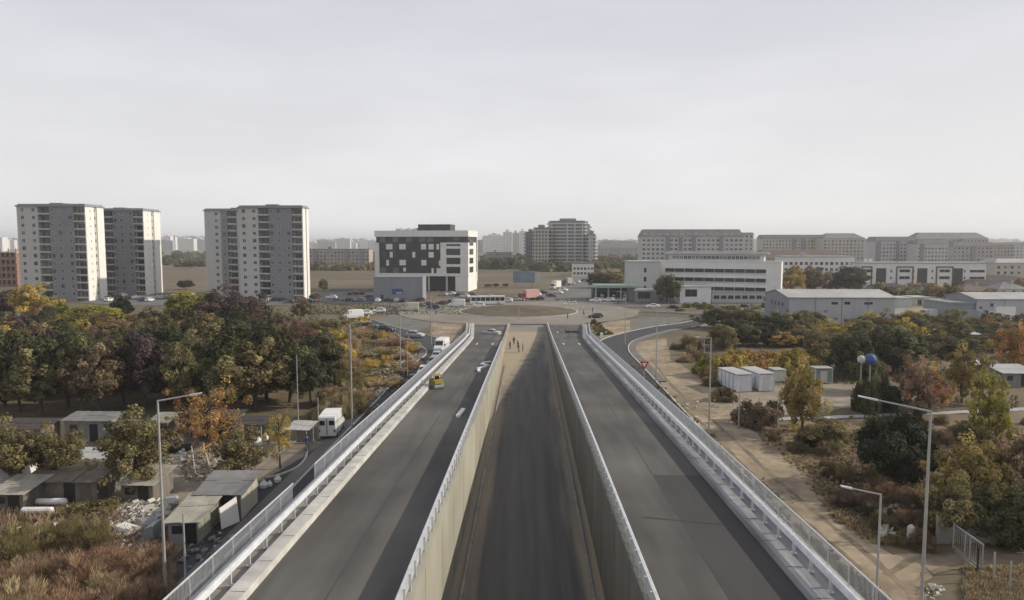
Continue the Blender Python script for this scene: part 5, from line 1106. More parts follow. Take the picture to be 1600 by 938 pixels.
put('car', 1212, 506, 'white', 60, 'white car parked at the left corner of the big warehouse'); put('car', 1140, 496, 'wine', 100, 'dark red car parked beside the outer bend of the right loop'); put('van', 1452, 497, 'white', 95, 'white van parked between the two warehouses')
put('sed', 1120, 490, 'dark', 90, 'dark car parked behind the right loop'); put('car', 950, 471, 'white', 90, 'white car at the filling station pumps'); put('sed', 968, 471.5, 'silver', 90, 'silver car under the right end of the filling station canopy')
put('sed', 272, 704, 'dark', 92, 'dark car in the shade behind the orange tree in the yard'); put('sed', 768, 524, 'silver', 60, 'silver car crossing the far end of the left ramp', z=.3)
put('car', 930, 497, 'dark', 100, 'dark car at the right mouth of the roundabout')
put('sed', 1478, 498, 'dark', 90, 'dark car in front of the lean-to of the right warehouse'); put('car', 1232, 512, 'dark', 90, 'dark car before the big warehouse wall')
g = 'traffic and parked cars round the junction'; random.seed(5)
TR1 = [(655, 480, 92), (668, 478, 92), (690, 476.5, 95), (703, 474.5, 95), (728, 472.5, 98), (741, 470, 100), (748, 480, 95), (765, 466, 80), (776, 469, 80), (726, 465, 60), (738, 462, 60), (842, 469, 75), (872, 459, 55), (880, 455, 50), (930, 472, 90), (1020, 481, 90)]
for i, (px, yb, hd) in enumerate(TR1):
    c = random.choice(['dark', 'white', 'silver', 'white', 'grey', 'blue', 'wine']); put(random.choice(['car', 'sed']), px, yb, c, hd, '%s car, %s from left in the scattered traffic beyond the roundabout' % (dict(wine='dark red').get(c, c), ordn(sorted(t[0] for t in TR1).index(px))), g)
# bus and lorries
def boxtruck(px, yb, heading, box, cab, L_, label, z=0, w_=2.4, bh=2.9):
    p = G(px, yb); r = empty('lorry', (p.x, p.y, 0), R(heading), label, 'lorry'); hw = w_/2
    mb = MB(); mb.box(-hw, hw, -L_/2, L_/2-2.2, .95, .95+bh); mobj('cargo_box', mb.mesh('cargo_box', M['carpaint']), r, color=box)
    mb = MB(); y0 = L_/2-2.0; mb.prismx([(y0, .5), (y0+2.0, .5), (y0+2.05, 1.5), (y0+1.7, 2.7), (y0, 2.8)], -hw+.06, hw-.06); mobj('cab', mb.mesh('cab', M['carpaint']), r, color=cab)
    mb = MB(); mb.add([(-hw+.2, y0+2.03, 1.6), (hw-.2, y0+2.03, 1.6), (hw-.2, y0+1.76, 2.55), (-hw+.2, y0+1.76, 2.55)], [(0, 1, 2, 3)])
    for s in (-1, 1): x = s*(hw-.05); mb.add([(x, y0+.5, 1.6), (x, y0+1.8, 1.6), (x, y0+1.6, 2.4), (x, y0+.5, 2.4)], [(0, 1, 2, 3)])
    part('windows', mb, M['glass'], r); mb = MB(); mb.box(-hw+.3, hw-.3, -L_/2+.1, L_/2-.3, .55, .94); part('chassis', mb, M['dark'], r)
    for y in (-L_/2+1.2, -L_/2+2.3, L_/2-1.1):
        for s in (-1, 1): q = mobj('wheel', WHL, r, (s*(hw-.15), y, .48)); mobj('rim', HBL, q)
    return r
boxtruck(826, 469, 130, (.55, .33, .30), (.22, .04, .04), 8.5, 'red lorry with a faded red box body on the road beyond the island')
boxtruck(868, 452, 150, (.75, .74, .70), (.6, .6, .58), 7, 'white lorry in the far traffic queue'); boxtruck(886, 446, 150, (.35, .32, .28), (.1, .1, .1), 8, 'brownish lorry farther up the traffic queue')
boxtruck(1560, 501, 92, (.78, .78, .76), (.6, .6, .6), 7.5, 'white box lorry in front of the right warehouse')
p = G(762, 476); r = empty('bus', (p.x, p.y, 0), R(97), 'white bus with a dark window band left of the traffic island', 'bus')
mb = MB(); mb.prismx([(-6, .4), (6, .4), (6.05, 1.6), (5.9, 3.0), (-5.95, 3.0), (-6, 1.5)], -1.25, 1.25); mobj('body', mb.mesh('body', M['carpaint']), r, color=PC['white'])
mb = MB()
for s in (-1, 1):
    for k in range(7): y = -5.7+k*1.65; mb.add([(s*1.262, y, 1.35), (s*1.262, y+1.5, 1.35), (s*1.262, y+1.5, 2.6), (s*1.262, y, 2.6)], [(0, 1, 2, 3)])
mb.add([(-1.1, 6.06, 1.3), (1.1, 6.06, 1.3), (1.1, 5.97, 2.7), (-1.1, 5.97, 2.7)], [(0, 1, 2, 3)]); part('windows', mb, M['glass'], r)
for y in (-3.6, 3.8):
    for s in (-1, 1): q = mobj('wheel', WHL, r, (s*1.12, y, .48)); mobj('rim', HBL, q)
# small yellow tandem roller on the left ramp
yy = 80.0; r = empty('road_roller', (-10.75, yy, zr(yy)), .5, 'small yellow tandem roller standing on the left ramp by the outer kerb', 'roller'); yel = mat('machine yellow', (.30, .23, .05), (.26, .2, .04), 3, .5)
for y in (-.85, .85):
    mb = MB(); mb.bar((-.62, y, .4), (.62, y, .4), .4, n=18); part('drum', mb, M['steel_pole'], r); mb = MB(); mb.box(-.72, -.64, y-.2, y+.2, .3, .95); mb.box(.64, .72, y-.2, y+.2, .3, .95); mb.box(-.72, .72, y-.2, y+.2, .84, .95); part('drum_fork', mb, yel, r)
mb = MB(); mb.prismx([(-1.3, .8), (1.3, .8), (1.2, 1.25), (.5, 1.3), (.35, 1.0), (-.4, 1.0), (-.5, 1.3), (-1.2, 1.25)], -.6, .6); part('body', mb, yel, r)
mb = MB(); mb.box(-.25, .25, -.35, .1, 1.0, 1.4); mb.box(-.25, .25, -.4, -.3, 1.4, 1.75); part('seat', mb, M['dark'], r)
mb = MB()
for s in (-1, 1): mb.bar((s*.55, -.5, 1.2), (s*.55, -.45, 1.8), .035); mb.bar((s*.55, .45, 1.2), (s*.55, .4, 1.8), .035)
mb.box(-.7, .7, -.7, .65, 1.8, 1.87); part('canopy', mb, yel, r); mb = MB(); mb.bar((0, .3, 1.1), (0, .18, 1.5), .03); mb.bar((0, .2, 1.48), (0, .16, 1.52), .17, n=12); part('steering_wheel', mb, M['dark'], r); r.scale = (.88, .8, .85)
# ============================================================ PEOPLE
def clothmat(name, top, legs, hi=None):
    m = bpy.data.materials.new(name); m.use_nodes = True; t = m.node_tree; n = t.nodes; L = t.links; b = n['Principled BSDF']; b.inputs['Roughness'].default_value = .85
    tc = n.new('ShaderNodeTexCoord'); sp = n.new('ShaderNodeSeparateXYZ'); L.new(tc.outputs['Object'], sp.inputs[0]); cr = n.new('ShaderNodeValToRGB'); cr.color_ramp.interpolation = 'CONSTANT'
    mr = n.new('ShaderNodeMath'); mr.operation = 'DIVIDE'; mr.inputs[1].default_value = 2; L.new(sp.outputs['Z'], mr.inputs[0]); L.new(mr.outputs[0], cr.inputs[0])
    e = cr.color_ramp.elements; e[0].position = 0; e[0].color = (.02, .018, .016, 1); e[1].position = .045; e[1].color = (*legs, 1)
    x = e.new(.46); x.color = (*top, 1)
    if hi: x = e.new(.56); x.color = (*hi, 1); x = e.new(.59); x.color = (*top, 1)
    x = e.new(.735); x.color = (.35, .2, .14, 1); L.new(cr.outputs[0], b.inputs['Base Color']); return m
CM = [clothmat('dark work clothes', (.035, .035, .045), (.03, .03, .04)), clothmat('orange hi-vis clothes', (.5, .13, .04), (.05, .05, .07), (.7, .7, .6)), clothmat('brown jacket and dark trousers', (.12, .07, .05), (.03, .03, .035)), clothmat('red jacket and grey trousers', (.35, .05, .05), (.12, .12, .12)), clothmat('blue jacket and jeans', (.05, .08, .16), (.06, .07, .12))]
def person_mesh(seed, stride):
    g = random.Random(seed); s = stride
    V = [(0, 0, .95, .15, .12), (0, .01, 1.15, .15, .105), (0, .0, 1.35, .17, .11), (0, 0, 1.47, .09, .07), (0, .01, 1.56, .055, .055), (0, .025, 1.66, .085, .10), (0, .02, 1.73, .07, .085)]
    E = [(0, 1), (1, 2), (2, 3), (3, 4), (4, 5), (5, 6)]
    for sg in (-1, 1):
        a = len(V); f = sg*s
        V += [(sg*.1, 0, .86, .09, .095), (sg*.11, f*.5, .48, .062, .065), (sg*.11, f*.75-.02, .1, .042, .045), (sg*.12, f*.75+.13, .045, .045, .035)]
        E += [(0, a), (a, a+1), (a+1, a+2), (a+2, a+3)]
        b = len(V); el = g.uniform(0, .12)
        V += [(sg*.2, 0, 1.42, .058, .058), (sg*.25, -f*.3, 1.14, .045, .045), (sg*.26, -f*.3+.08+el, .9, .034, .034), (sg*.26, -f*.3+.12+el, .80, .034, .022)]
        E += [(2, b), (b, b+1), (b+1, b+2), (b+2, b+3)]
    me = bpy.data.meshes.new('person'); me.from_pydata([v[:3] for v in V], E, []); 
    o = bpy.data.objects.new('tmp', me); COL.objects.link(o); md = o.modifiers.new('skin', 'SKIN'); sv = me.skin_vertices[0].data
    for i, v in enumerate(V): sv[i].radius = (v[3], v[4]); sv[i].use_root = (i == 0)
    o.modifiers.new('sub', 'SUBSURF').levels = 1
    dg = bpy.context.evaluated_depsgraph_get(); ev = o.evaluated_get(dg); out_ = bpy.data.meshes.new_from_object(ev); bpy.data.objects.remove(o); out_.name = 'body'
    return out_
PM = [person_mesh(1, .0), person_mesh(2, .22), person_mesh(3, .12)]
mb = MB(); 
for k in range(4):
    a, b = k*.35, (k+1)*.35; mb.bar((0, .02, 1.69+.13*math.sin(a)), (0, .02, 1.69+.13*math.sin(b)), .125*math.cos(a), .125*math.cos(b)+.002, 10)
HEL = mb.mesh('helmet', M['cloth'])
def person(p, mi, ci, rz, label, hat=None, group=None, sc=1.0):
    r = empty('person', (p.x, p.y, p.z), rz, label, 'person', group); me = PM[mi].copy(); me.materials.clear(); me.materials.append(CM[ci]); mobj('body', me, r, scale=(sc, sc, sc)); mobj('helmet' if hat else 'hair', HEL, r, scale=(sc, sc, sc*(1.0 if hat else .995)), color=hat or (.03, .022, .018)); return r
gp = 'workers walking in the sunken lane'
for px, yb, mi, ci, hat, lab in ((797, 546, 0, 2, (.5, .5, .45), 'leftmost person of the group standing in the sunken lane, brown jacket'), (803, 539, 1, 0, None, 'dark clothed person at the back of the group in the sunken lane'), (809, 544, 2, 0, (.6, .5, .1), 'dark clothed person with yellow helmet in the middle of the sunken lane group'), (810.5, 551, 1, 0, None, 'dark clothed person nearest the camera in the group in the sunken lane'), (817, 550, 0, 3, (.6, .2, .1), 'person in a red jacket at the right of the group in the sunken lane')): person(G(px, yb, .005), mi, ci, random.uniform(0, 6), lab, hat, gp)
person(G(627, 594), 1, 0, .3, 'left one of two dark people walking beside the left service road', group='two walkers by the left service road'); person(G(635.5, 594.5), 2, 0, .5, 'right one of two dark clothed people walking beside the left service road', group='two walkers by the left service road')
person(G(480, 706), 1, 4, .5, 'person in a dark blue jacket walking out of the yard beside the small tree')
person(G(887, 499, .03), 0, 0, 1, 'dark clothed person standing on the dusty ring right of the island'); person(G(912, 494, .03), 1, 0, 2, 'dark clothed person on the dusty road right of the roundabout'); person(G(926, 489, .03), 0, 4, 2, 'person standing by the kerb toward the filling station'); person(G(924, 512, .03), 1, 0, 2, 'left of two dark clothed people at the head of the right ramp', sc=1.03); person(G(929, 508), 0, 0, 3, 'right of two dark clothed people at the head of the right ramp', sc=1.03)
person(G(966, 476), 0, 0, 3, 'person standing before the filling station'); person(G(1003, 477), 1, 4, 3, 'person near the grey kiosk')
# ============================================================ LAMPS, SIGNS, SMALL THINGS
def lamp(X, Y, H, arm, dy, dz, label, group='tall street lamps along the service roads', r0=.10, head=True, tilt=0.0):
    r = empty('street_lamp', (X, Y, 0), 0, label, 'street lamp', group); tx = tilt
    mb = MB(); mb.bar((0, 0, 0), (tx, 0, H), r0, r0*.6, 10); part('pole', mb, M['steel_pole'], r)
    mb = MB(); mb.bar((0, 0, -.05), (0, 0, .35), .2, .17, 8); part('base', mb, M['conc_dark'], r)
    if arm:
        mb = MB(); a = Vector((tx, 0, H-.03)); b = a+Vector((arm*.72, dy*.72, dz*.72)); mb.bar(a, b, r0*.55, r0*.45, 8); part('arm', mb, M['steel_pole'], r)
        e_ = a+Vector((arm, dy, dz)); d = (e_-b).normalized(); s = d.cross(Vector((0, 0, 1))).normalized()*.12; u = Vector((0, 0, .05))
        mb = MB(); mb.add([b-s*.6-u, b+s*.6-u, e_+s-u*.3, e_-s-u*.3, b-s*.6+u, b+s*.6+u, e_+s+u*.5, e_-s+u*.5], [(0, 1, 2, 3), (4, 7, 6, 5), (0, 4, 5, 1), (1, 5, 6, 2), (2, 6, 7, 3), (3, 7, 4, 0)]); part('lamp_head', mb, M['steel'], r)
    return r
lamp(-21.3, 38.7, 12, 2.3, .6, .35, 'tall street lamp standing nearest on the left, its arm reaching over the sheds')
lamp(21.75, 37.2, 12, -3.3, 1.3, .55, 'tall street lamp standing nearest on the right, arm toward the ramps')
lamp(18.4, 35.5, 8, -1.9, .4, .3, 'shorter street lamp left of the tall right one, beside the dirt track', r0=.08)
lamp(-19.2, 37.0, 6, 0, 0, 0, 'short bare pole right of the tall left street lamp', group=None, r0=.08)
lamp(-19.2, 73.8, 12.4, 1.8, .3, .2, 'second street lamp on the left, by the white van'); lamp(19.9, 75.0, 10.8, -1.6, .3, .1, 'street lamp on the right dirt verge before the white containers')
for Y, a in ((108, 'third'), (143, 'fourth')):
    lamp(-20.2, Y, 11, 1.8, .2, .2, '%s street lamp along the left service road' % a); lamp(20.2, Y, 11, -1.8, .2, .2, '%s street lamp along the right service road' % a)
for px, yb, h, lab in ((498, 687, 4.6, 'thin bare pole left of the white van'), (466, 660, 8, 'bare pole in the yard behind the pale tent roof'), (602, 517, 7, 'bare pole between the dark cars on the left loop'), (676, 518, 6, 'bare pole on the apron inside the left loop'), (637, 598, 6.5, 'bare pole beside the two walkers'), (1154, 668, 4.2, 'short pole at the start of the pale path'), (1077, 512, 4, 'small pole on the inner kerb of the right loop'), (640, 508, 6, 'thin pole inside the left loop'), (1100, 560, 5, 'bare pole on the right verge below the road bend'), (1044, 506, 6, 'thin pole inside the right loop'), (811, 499, 5, 'thin pole on the ring in front of the traffic island'), (1214, 664, 3, 'short grey post by the pale path before the yellow-olive tree'), (1186, 660, 3, 'short grey post by the pale path right of the short pole')):
    p = G(px, yb); lamp(p.x, p.y, h, 0, 0, 0, lab, None, .07)
# give way sign
p = G(1006, 607); r = empty('give_way_sign', (p.x, p.y, 0), R(4), 'red and white give way triangle on a post by the right service road', 'road sign')
mb = MB(); mb.bar((0, 0, 0), (0, 0, 3.9), .05, n=8); part('post', mb, M['steel_pole'], r)
mb = MB(); mb.prism([(-.7, 3.95), (.7, 3.95), (0, 2.75)], -.09, -.055); pl = part('plate', mb, M['signred'], r); mb = MB(); mb.prism([(-.33, 3.75), (.33, 3.75), (0, 3.15)], -.10, -.093); part('inner_triangle', mb, M['white'], pl)
# white marker post near the right kerb end
p = G(940, 529); mb = MB(); mb.poly_up([(-.35, -.2), (.35, -.2), (.35, .2), (-.35, .2)], 0, 1.1); mb.poly_up([(-.3, -.15), (.3, -.15), (.3, .15), (-.3, .15)], 1.1, 1.3); tag(part('marker_block', mb, M['white'], loc=(p.x, p.y, 0)), 'small white upright block where the right loop meets the ramp', 'marker')
# containers
def container(px, yb, L_, w_, h, yaw, col, label, group=None, name='container'):
    p = G(px, yb); r = empty(name, (p.x, p.y, 0), yaw, label, 'container', group); m = M['cloth']
    mb = MB(); mb.box(-w_+.06, -.06, .06, L_-.06, .15, h-.1); mobj('wall', mb.mesh('wall', m), r, color=col)
    for x in (-w_, -.12):
        for y in (0, L_-.12): mb = MB(); mb.box(x, x+.12, y, y+.12, .02, h); part('corner_post', mb, M['lgrey'], r)
    for y in (.01, L_-.11): mb = MB(); mb.box(-w_+.12, -.12, y, y+.1, .02, .16); part('base_beam', mb, M['lgrey'], r)
    mb = MB(); mb.box(-w_-.05, .05, -.05, L_+.05, h, h+.12); part('roof', mb, M['roof_lt'], r)
    for k in range(1, 5): mb = MB(); mb.box(-w_+.02, -w_+.055, k*L_/5-.04, k*L_/5+.04, .2, h-.12); part('panel_seam', mb, M['mgrey'], r)
    mb = MB(); mb.box(-w_*.7, -w_*.32, .02, .055, .2, h-.35); part('door', mb, M['lgrey'], r); return r
container(1175, 612, 5.6, 2.4, 2.45, R(12), (.62, .66, .74), 'white site container on the yard, left one of the pair'); container(1210, 611, 5.6, 2.4, 2.45, R(10), (.68, .70, .74), 'white site container on the yard, right one of the pair')
container(1228, 596, 2.2, 1.8, 1.7, R(10), (.6, .57, .5), 'pale small container behind the right white one, half hidden by the yellow tree'); container(1301, 599, 2.2, 2.7, 2.2, R(3), (.22, .30, .24), 'green site trailer with a pale roof near the dark trees', name='site_trailer')
# water tanks
for px, rr, m, lab in ((1366, .8, M['blue'], 'blue round water tank on a mast rising above the scrub'), (1352, .55, M['lgrey'], 'smaller pale round tank left of the blue one')):
    Y = 92; X = atY(px, Y); zc = topz(X, Y, 562); r = empty('water_tank', (X, Y, 0), 0, lab, 'tank'); mb = MB()
    for k in range(6): a, b = -math.pi/2+k*math.pi/6, -math.pi/2+(k+1)*math.pi/6; mb.bar((0, 0, zc+rr*math.sin(a)), (0, 0, zc+rr*math.sin(b)), max(.02, rr*math.cos(a)), max(.02, rr*math.cos(b)), 14)
    part('tank', mb, m, r); mb = MB()
    mb.bar((0, 0, 0), (0, 0, zc-rr*.9), .09); part('mast', mb, M['steel_pole'], r)
# ---- sheds on the left
def shed(px, yb, wpx, dp, h, rise, yaw, label, wallm=None, roofm=None, endm=None, lean=1, nsh=4, door=True, open_=False, name='shed', cat='shed', sh=None):
    p = G(px-wpx/2, yb); Wd = wpx*mpp(p.x, p.y); wallm = wallm or M['shed_wall']; roofm = roofm or M['shed_roof']
    r = empty(name, (p.x, p.y, 0), yaw, label, cat); hb = h+rise
    if open_:
        mb = MB()
        for x in (.1, Wd-.1):
            for y, z in ((.1, h), (dp-.1, hb)): mb.bar((x, y, 0), (x, y, z), .06)
        part('post', mb, M['steel_pole'], r); mb = MB(); mb.box(.1, Wd-.1, dp-.15, dp-.05, 0, hb-.1); part('back_wall', mb, wallm, r)
    else:
        mb = MB(); mb.prismx([(0, -.2), (dp, -.2), (dp, hb), (0, h)], 0, Wd); part('wall', mb, wallm, r)
        mb = MB(); mb.prismx([(0, -.2), (dp, -.2), (dp, hb-.02), (0, h-.02)], Wd+.004, Wd+.06); part('end_wall', mb, endm or wallm, r)
        if door: mb = MB(); mb.box(Wd*.55, Wd*.55+.85, -.05, -.004, 0, min(1.9, h-.15)); part('door', mb, M['dark'], r); mb = MB(); mb.box(Wd*.12, Wd*.12+.8, -.04, -.004, h*.45, h*.8); part('window', mb, M['glass'], r)
        for k in range(int(dp/1.1)): mb = MB(); mb.box(Wd+.062, Wd+.085, k*1.1+.08, k*1.1+1.05, 0, h+(rise*k*1.1/dp)-.15); part('board', mb, endm or wallm, r)
    for k in range(nsh):
        x0 = -.3+(Wd+.6)*k/nsh; x1 = -.3+(Wd+.6)*(k+1)/nsh+.06; o_ = random.uniform(0, .05)
        mb = MB(); ym = dp*.5+random.uniform(-.3, .3)
        sl = rise/dp
        for ya, yb_, dz in ((-.35, ym+.1, .0), (ym, dp+.3, .035)):
            mb.add([(x0, ya, h+sl*ya+o_+dz), (x1, ya, h+sl*ya+o_+dz+.02), (x1, yb_, h+sl*yb_+o_+dz+.02), (x0, yb_, h+sl*yb_+o_+dz), (x0, ya, h+sl*ya+o_+dz+.04), (x1, ya, h+sl*ya+o_+dz+.06), (x1, yb_, h+sl*yb_+o_+dz+.06), (x0, yb_, h+sl*yb_+o_+dz+.04)], [(0, 3, 2, 1), (4, 5, 6, 7), (0, 1, 5, 4), (1, 2, 6, 5), (2, 3, 7, 6), (3, 0, 4, 7)])
        part('roof_sheet', mb, random.choice([roofm, roofm, sh or roofm]), r)
    return r
dkw = M['shed_wall']  # huts under the grove get dark roofs, the trees' shade put into colour
shed(343, 812, 66, 3.6, 2.0, .4, R(3), 'shed with a smooth grey roof and a sunlit cream end wall', M['shed_wall'], M['roof_grey'], M['cream'])
shed(286, 850, 44, 4.6, 1.6, .3, R(4), 'shed with a pale patched sheet roof and grey-green sunlit side beside the rubble', M['clad'], M['shed_roof'], mat('greenish boards', (.33, .33, .26), (.22, .22, .17), 2), sh=mat('mossy sheet', (.30, .30, .23), (.2, .2, .15), 1.2))
shed(95, 784, 112, 3.6, 1.7, .45, R(2), 'long low brown-roofed shed with a dark front between the two olive trees', dkw, mat('brown sheet roof', (.2, .165, .13), (.12, .1, .08), 1), nsh=6); shed(215, 786, 50, 3.0, 1.6, .4, R(-2), 'small pale-roofed shed behind the tall left lamp post', dkw, M['shed_roof'])
shed(148, 742, 74, 2.6, 1.5, .1, R(3), 'open carport with a thin pale roof in the left yard', dkw, M['roof_lt'], open_=True, name='carport', cat='carport'); shed(138, 690, 72, 2.2, 2.3, .25, 0, 'grey plastered hut with a dull roof under the grove', M['conc_dark'], M['roof_grey'])
shed(248, 694, 28, 2.5, 2.3, .3, 0, 'small green-grey roofed hut under the grove behind the lamp arm', dkw, mat('mossy sheet', (.30, .30, .23), (.2, .2, .15), 1.2)); shed(388, 695, 44, 2.5, 2.2, .1, 0, 'carport with grey posts behind the low olive tree', M['conc_dark'], M['roof_dark'], open_=True, name='carport', cat='carport')
shed(466, 699, 30, 2.0, 1.9, .2, R(-4), 'open canopy with a pale flat roof left of the van', M['conc_dark'], M['roof_lt'], open_=True, name='canopy', cat='canopy'); shed(190, 700, 44, 2.4, 2.0, .15, 0, 'dark hut in the shade of the grove beside the plastered one', dkw, M['roof_grey'])
shed(340, 684, 50, 3, 2.0, .2, 0, 'dark low hut behind the orange tree', dkw, M['roof_dark']); shed(30, 700, 70, 3, 2.0, .2, 0, 'dark hut in the shade at the left frame edge', dkw, M['roof_dark']); shed(12, 800, 50, 3, 1.5, .3, 0, 'low dark shed at the left frame edge before the white sheets', dkw, M['shed_roof'])
for px, yb, w_, lab in ((1592, 604, 50, 'white-roofed shed at the right frame edge by the orange tree'), (1538, 596, 34, 'pale shed between the golden-olive tree and the frame edge')): shed(px, yb, w_, 4, 2.0, .5, 0, lab, M['conc_dark'], M['roof_lt'])
shed(1500, 534, 60, 4, 1.6, .4, 0, 'long low white-roofed shelter in the overgrown belt before the right warehouse', M['conc_dark'], M['roof_lt'])
# leaning white sheets
for i, (px, yb, h) in enumerate(((8, 775, 1.9), (22, 768, 2.1), (36, 760, 2.3), (50, 748, 2.4))):
    p = G(px, yb); mb = MB(); mb.add([(0, -.8, 0), (0, .8, 0), (-.7, .8, h), (-.7, -.8, h), (.05, -.8, 0), (.05, .8, 0), (-.65, .8, h), (-.65, -.8, h)], [(0, 1, 2, 3), (4, 7, 6, 5), (0, 4, 5, 1), (1, 5, 6, 2), (2, 6, 7, 3), (3, 7, 4, 0)])
    tag(part('white_sheet', mb, M['white'], loc=(p.x, p.y, 0), rz=-.25-.12*i), 'bright white plastic sheet leaning at the left edge, %s of four' % ('nearest', 'second', 'third', 'farthest')[i], 'sheet', 'white leaning sheets')
p = G(360, 822); mb = MB(); mb.add([(0, -.9, .1), (0, .9, 0), (-.25, .9, 1.9), (-.25, -.8, 1.6), (.05, -.9, .1), (.05, .9, 0), (-.2, .9, 1.9), (-.2, -.8, 1.6)], [(0, 1, 2, 3), (4, 7, 6, 5), (0, 4, 5, 1), (1, 5, 6, 2), (2, 6, 7, 3), (3, 7, 4, 0)]); tag(part('white_board', mb, M['white'], loc=(p.x, p.y, 0), rz=-.35), 'white board leaning below the cream end wall of the shed', 'board')
for px, yb, lab in ((80, 790, 'white capped pipe section lying in front of the dark shed, upper one'), (58, 804, 'white capped pipe section lying in front of the dark shed, lower one')):
    p = G(px, yb); mb = MB(); mb.bar((-1.1, 0, .3), (1.1, .1, .3), .27, n=12); mb.bar((-1.25, 0, .3), (-1.1, 0, .3), .1, .27, 12); mb.bar((1.1, .1, .3), (1.25, .1, .3), .27, .1, 12); tag(part('white_pipe', mb, M['white'], loc=(p.x, p.y, 0)), lab, 'pipe', 'white pipes by the dark shed')
# rubble
def rubble(cx, cy, rx, ry, n, sz, m, label, h=.5, name='rubble'):
    mb = MB(); c = G(cx, cy); k = mpp(c.x, c.y)
    for i in range(n):
        a = random.random()*6.28; q = random.random()**.6; p = G(cx+rx*q*math.cos(a), cy+ry*q*math.sin(a)); s = sz*random.uniform(.3, 1.2); z = h*(1-q)*random.random()
        u = Vector((random.gauss(0, 1), random.gauss(0, 1), random.gauss(0, .4))).normalized(); v = u.orthogonal().normalized(); w_ = u.cross(v); e_ = [u*s, v*s*.7, w_*s*random.uniform(.12, .5)]; o = Vector((p.x, p.y, z+s*.2))
        vs = [o+e_[0]*a_+e_[1]*b_+e_[2]*c_ for a_ in (-.5, .5) for b_ in (-.5, .5) for c_ in (-.5, .5)]
        mb.add(vs, [(0, 1, 3, 2), (4, 6, 7, 5), (0, 4, 5, 1), (2, 3, 7, 6), (0, 2, 6, 4), (1, 5, 7, 3)])
    o = part(name, mb, m); return tag(o, label, 'rubble', kind='stuff')
rubble(215, 805, 62, 26, 900, .26, M['conc'], 'heap of pale broken rubble and scrap beside the patched shed'); rubble(205, 838, 60, 26, 260, .35, M['shed_roof'], 'brown-grey scrap scattered below the pale rubble')
rubble(120, 752, 60, 22, 70, .4, M['cream'], 'pale odds and ends strewn on the shed yard'); rubble(250, 716, 60, 14, 80, .35, M['conc'], 'pale scraps scattered behind the green yard tree'); rubble(60, 835, 70, 22, 40, .35, M['cream'], 'pale litter caught in the near left thicket'); rubble(240, 795, 40, 16, 50, .55, M['cream'], 'cream boards and sheets strewn on the rubble'); rubble(308, 730, 26, 22, 110, .4, M['dirt2'], 'pale planks and junk heaped in front of the orange tree', 1.5); rubble(330, 870, 50, 40, 90, .3, M['conc_dark'], 'dark scrap strewn in the yard corner beside the railing')
rubble(1420, 795, 36, 8, 50, .35, M['cream'], 'pale stone slabs lying between the two right lamp posts'); rubble(1455, 925, 20, 12, 40, .22, M['cream'], 'pale stones at the foot of the tall right lamp post'); rubble(1385, 832, 16, 8, 25, .5, M['cream'], 'few pale slabs beside the shorter right lamp post'); rubble(1130, 640, 60, 22, 50, .3, M['cream'], 'pale stones along the right dirt track'); rubble(1205, 775, 40, 30, 40, .35, M['dirt2'], 'clods of earth at the track edge by the railing')
rubble(880, 474, 22, 5, 40, .6, M['cream'], 'pale building debris by the road behind the traffic island'); rubble(905, 483, 20, 3, 22, .5, M['cream'], 'pale stones near the right mouth of the roundabout'); rubble(560, 620, 40, 30, 60, .35, M['cream'], 'stones scattered in the shrub belt'); rubble(1320, 740, 50, 30, 420, .28, M['brush'], 'grey-brown heap of branches and spoil in the right scrub', .9)
for i, (px, yb, w_, l, h, rz, m) in enumerate(((265, 788, 1.2, 1.8, .25, .4, 'roof_lt'), (198, 832, 1.0, 1.7, .35, 1.1, 'white'), (170, 826, .4, .7, .2, .2, 'white'), (232, 822, 1.3, 1.5, .3, .8, 'clad'), (240, 842, .9, 1.5, 1.1, 0, 'clad'))):
    p = G(px, yb); mb = MB(); mb.prism([(-w_/2, 0), (w_/2, .1), (w_*.4, h), (-w_*.3, h*.8)], -l/2, l/2); tag(part('scrap_panel', mb, M[m], loc=(p.x, p.y, .15), rz=rz), ('pale sheet lying behind the patched shed', 'white crumpled sheet below the rubble left of the lamp post', 'small white block on the rubble edge', 'grey folded panel on the rubble by the lamp post', 'grey standing panel left of the patched shed')[i], 'scrap')
for i, (px, yb, s) in enumerate(((400, 763, .5), (412, 762, .6), (421, 760, .45), (434, 753, .55), (404, 696, .8), (414, 688, .7))):
    p = G(px, yb); mb = MB(); n = 10; mb.bar((0, 0, 0), (0, 0, s*.5), s*.5, s*.58, n); mb.bar((0, 0, s*.5), (.04, 0, s*.95), s*.58, s*.25, n); mb.bar((.04, 0, s*.95), (.05, 0, s*1.1), s*.12, s*.16, n)
    tag(part('white_sack', mb, M['white'], loc=(p.x, p.y, 0)), ('left white sack of the three beside the service road', 'middle white sack of the three beside the service road', 'right white sack of the three beside the service road', 'single upright white sack near the yard entrance', 'white sack under the carport, right of the low olive tree', 'white sack behind the other one near the carport')[i], 'sack')
# yard entrance low kerb and planks
p = G(470, 715); pts = [G(x, y) for x, y in ((480, 700), (478, 715), (465, 730), (440, 741), (415, 747))]; ribbon('kerb', smooth_line(pts), -.1, .1, -.03, M['cream'], h=.12)
for i, (a, b, h) in enumerate((((328, 715), (345, 738), 1.1), ((318, 712), (330, 738), 1.3), ((300, 716), (306, 742), 1.2))):
    A = G(*a); A.z = h; B = G(*b); mb = MB(); mb.bar(A, B, .07, n=4); tag(part('plank', mb, M['cream']), 'pale plank leaning on the junk heap by the orange tree, %s' % ('right', 'middle', 'left')[i], 'plank', 'leaning planks')
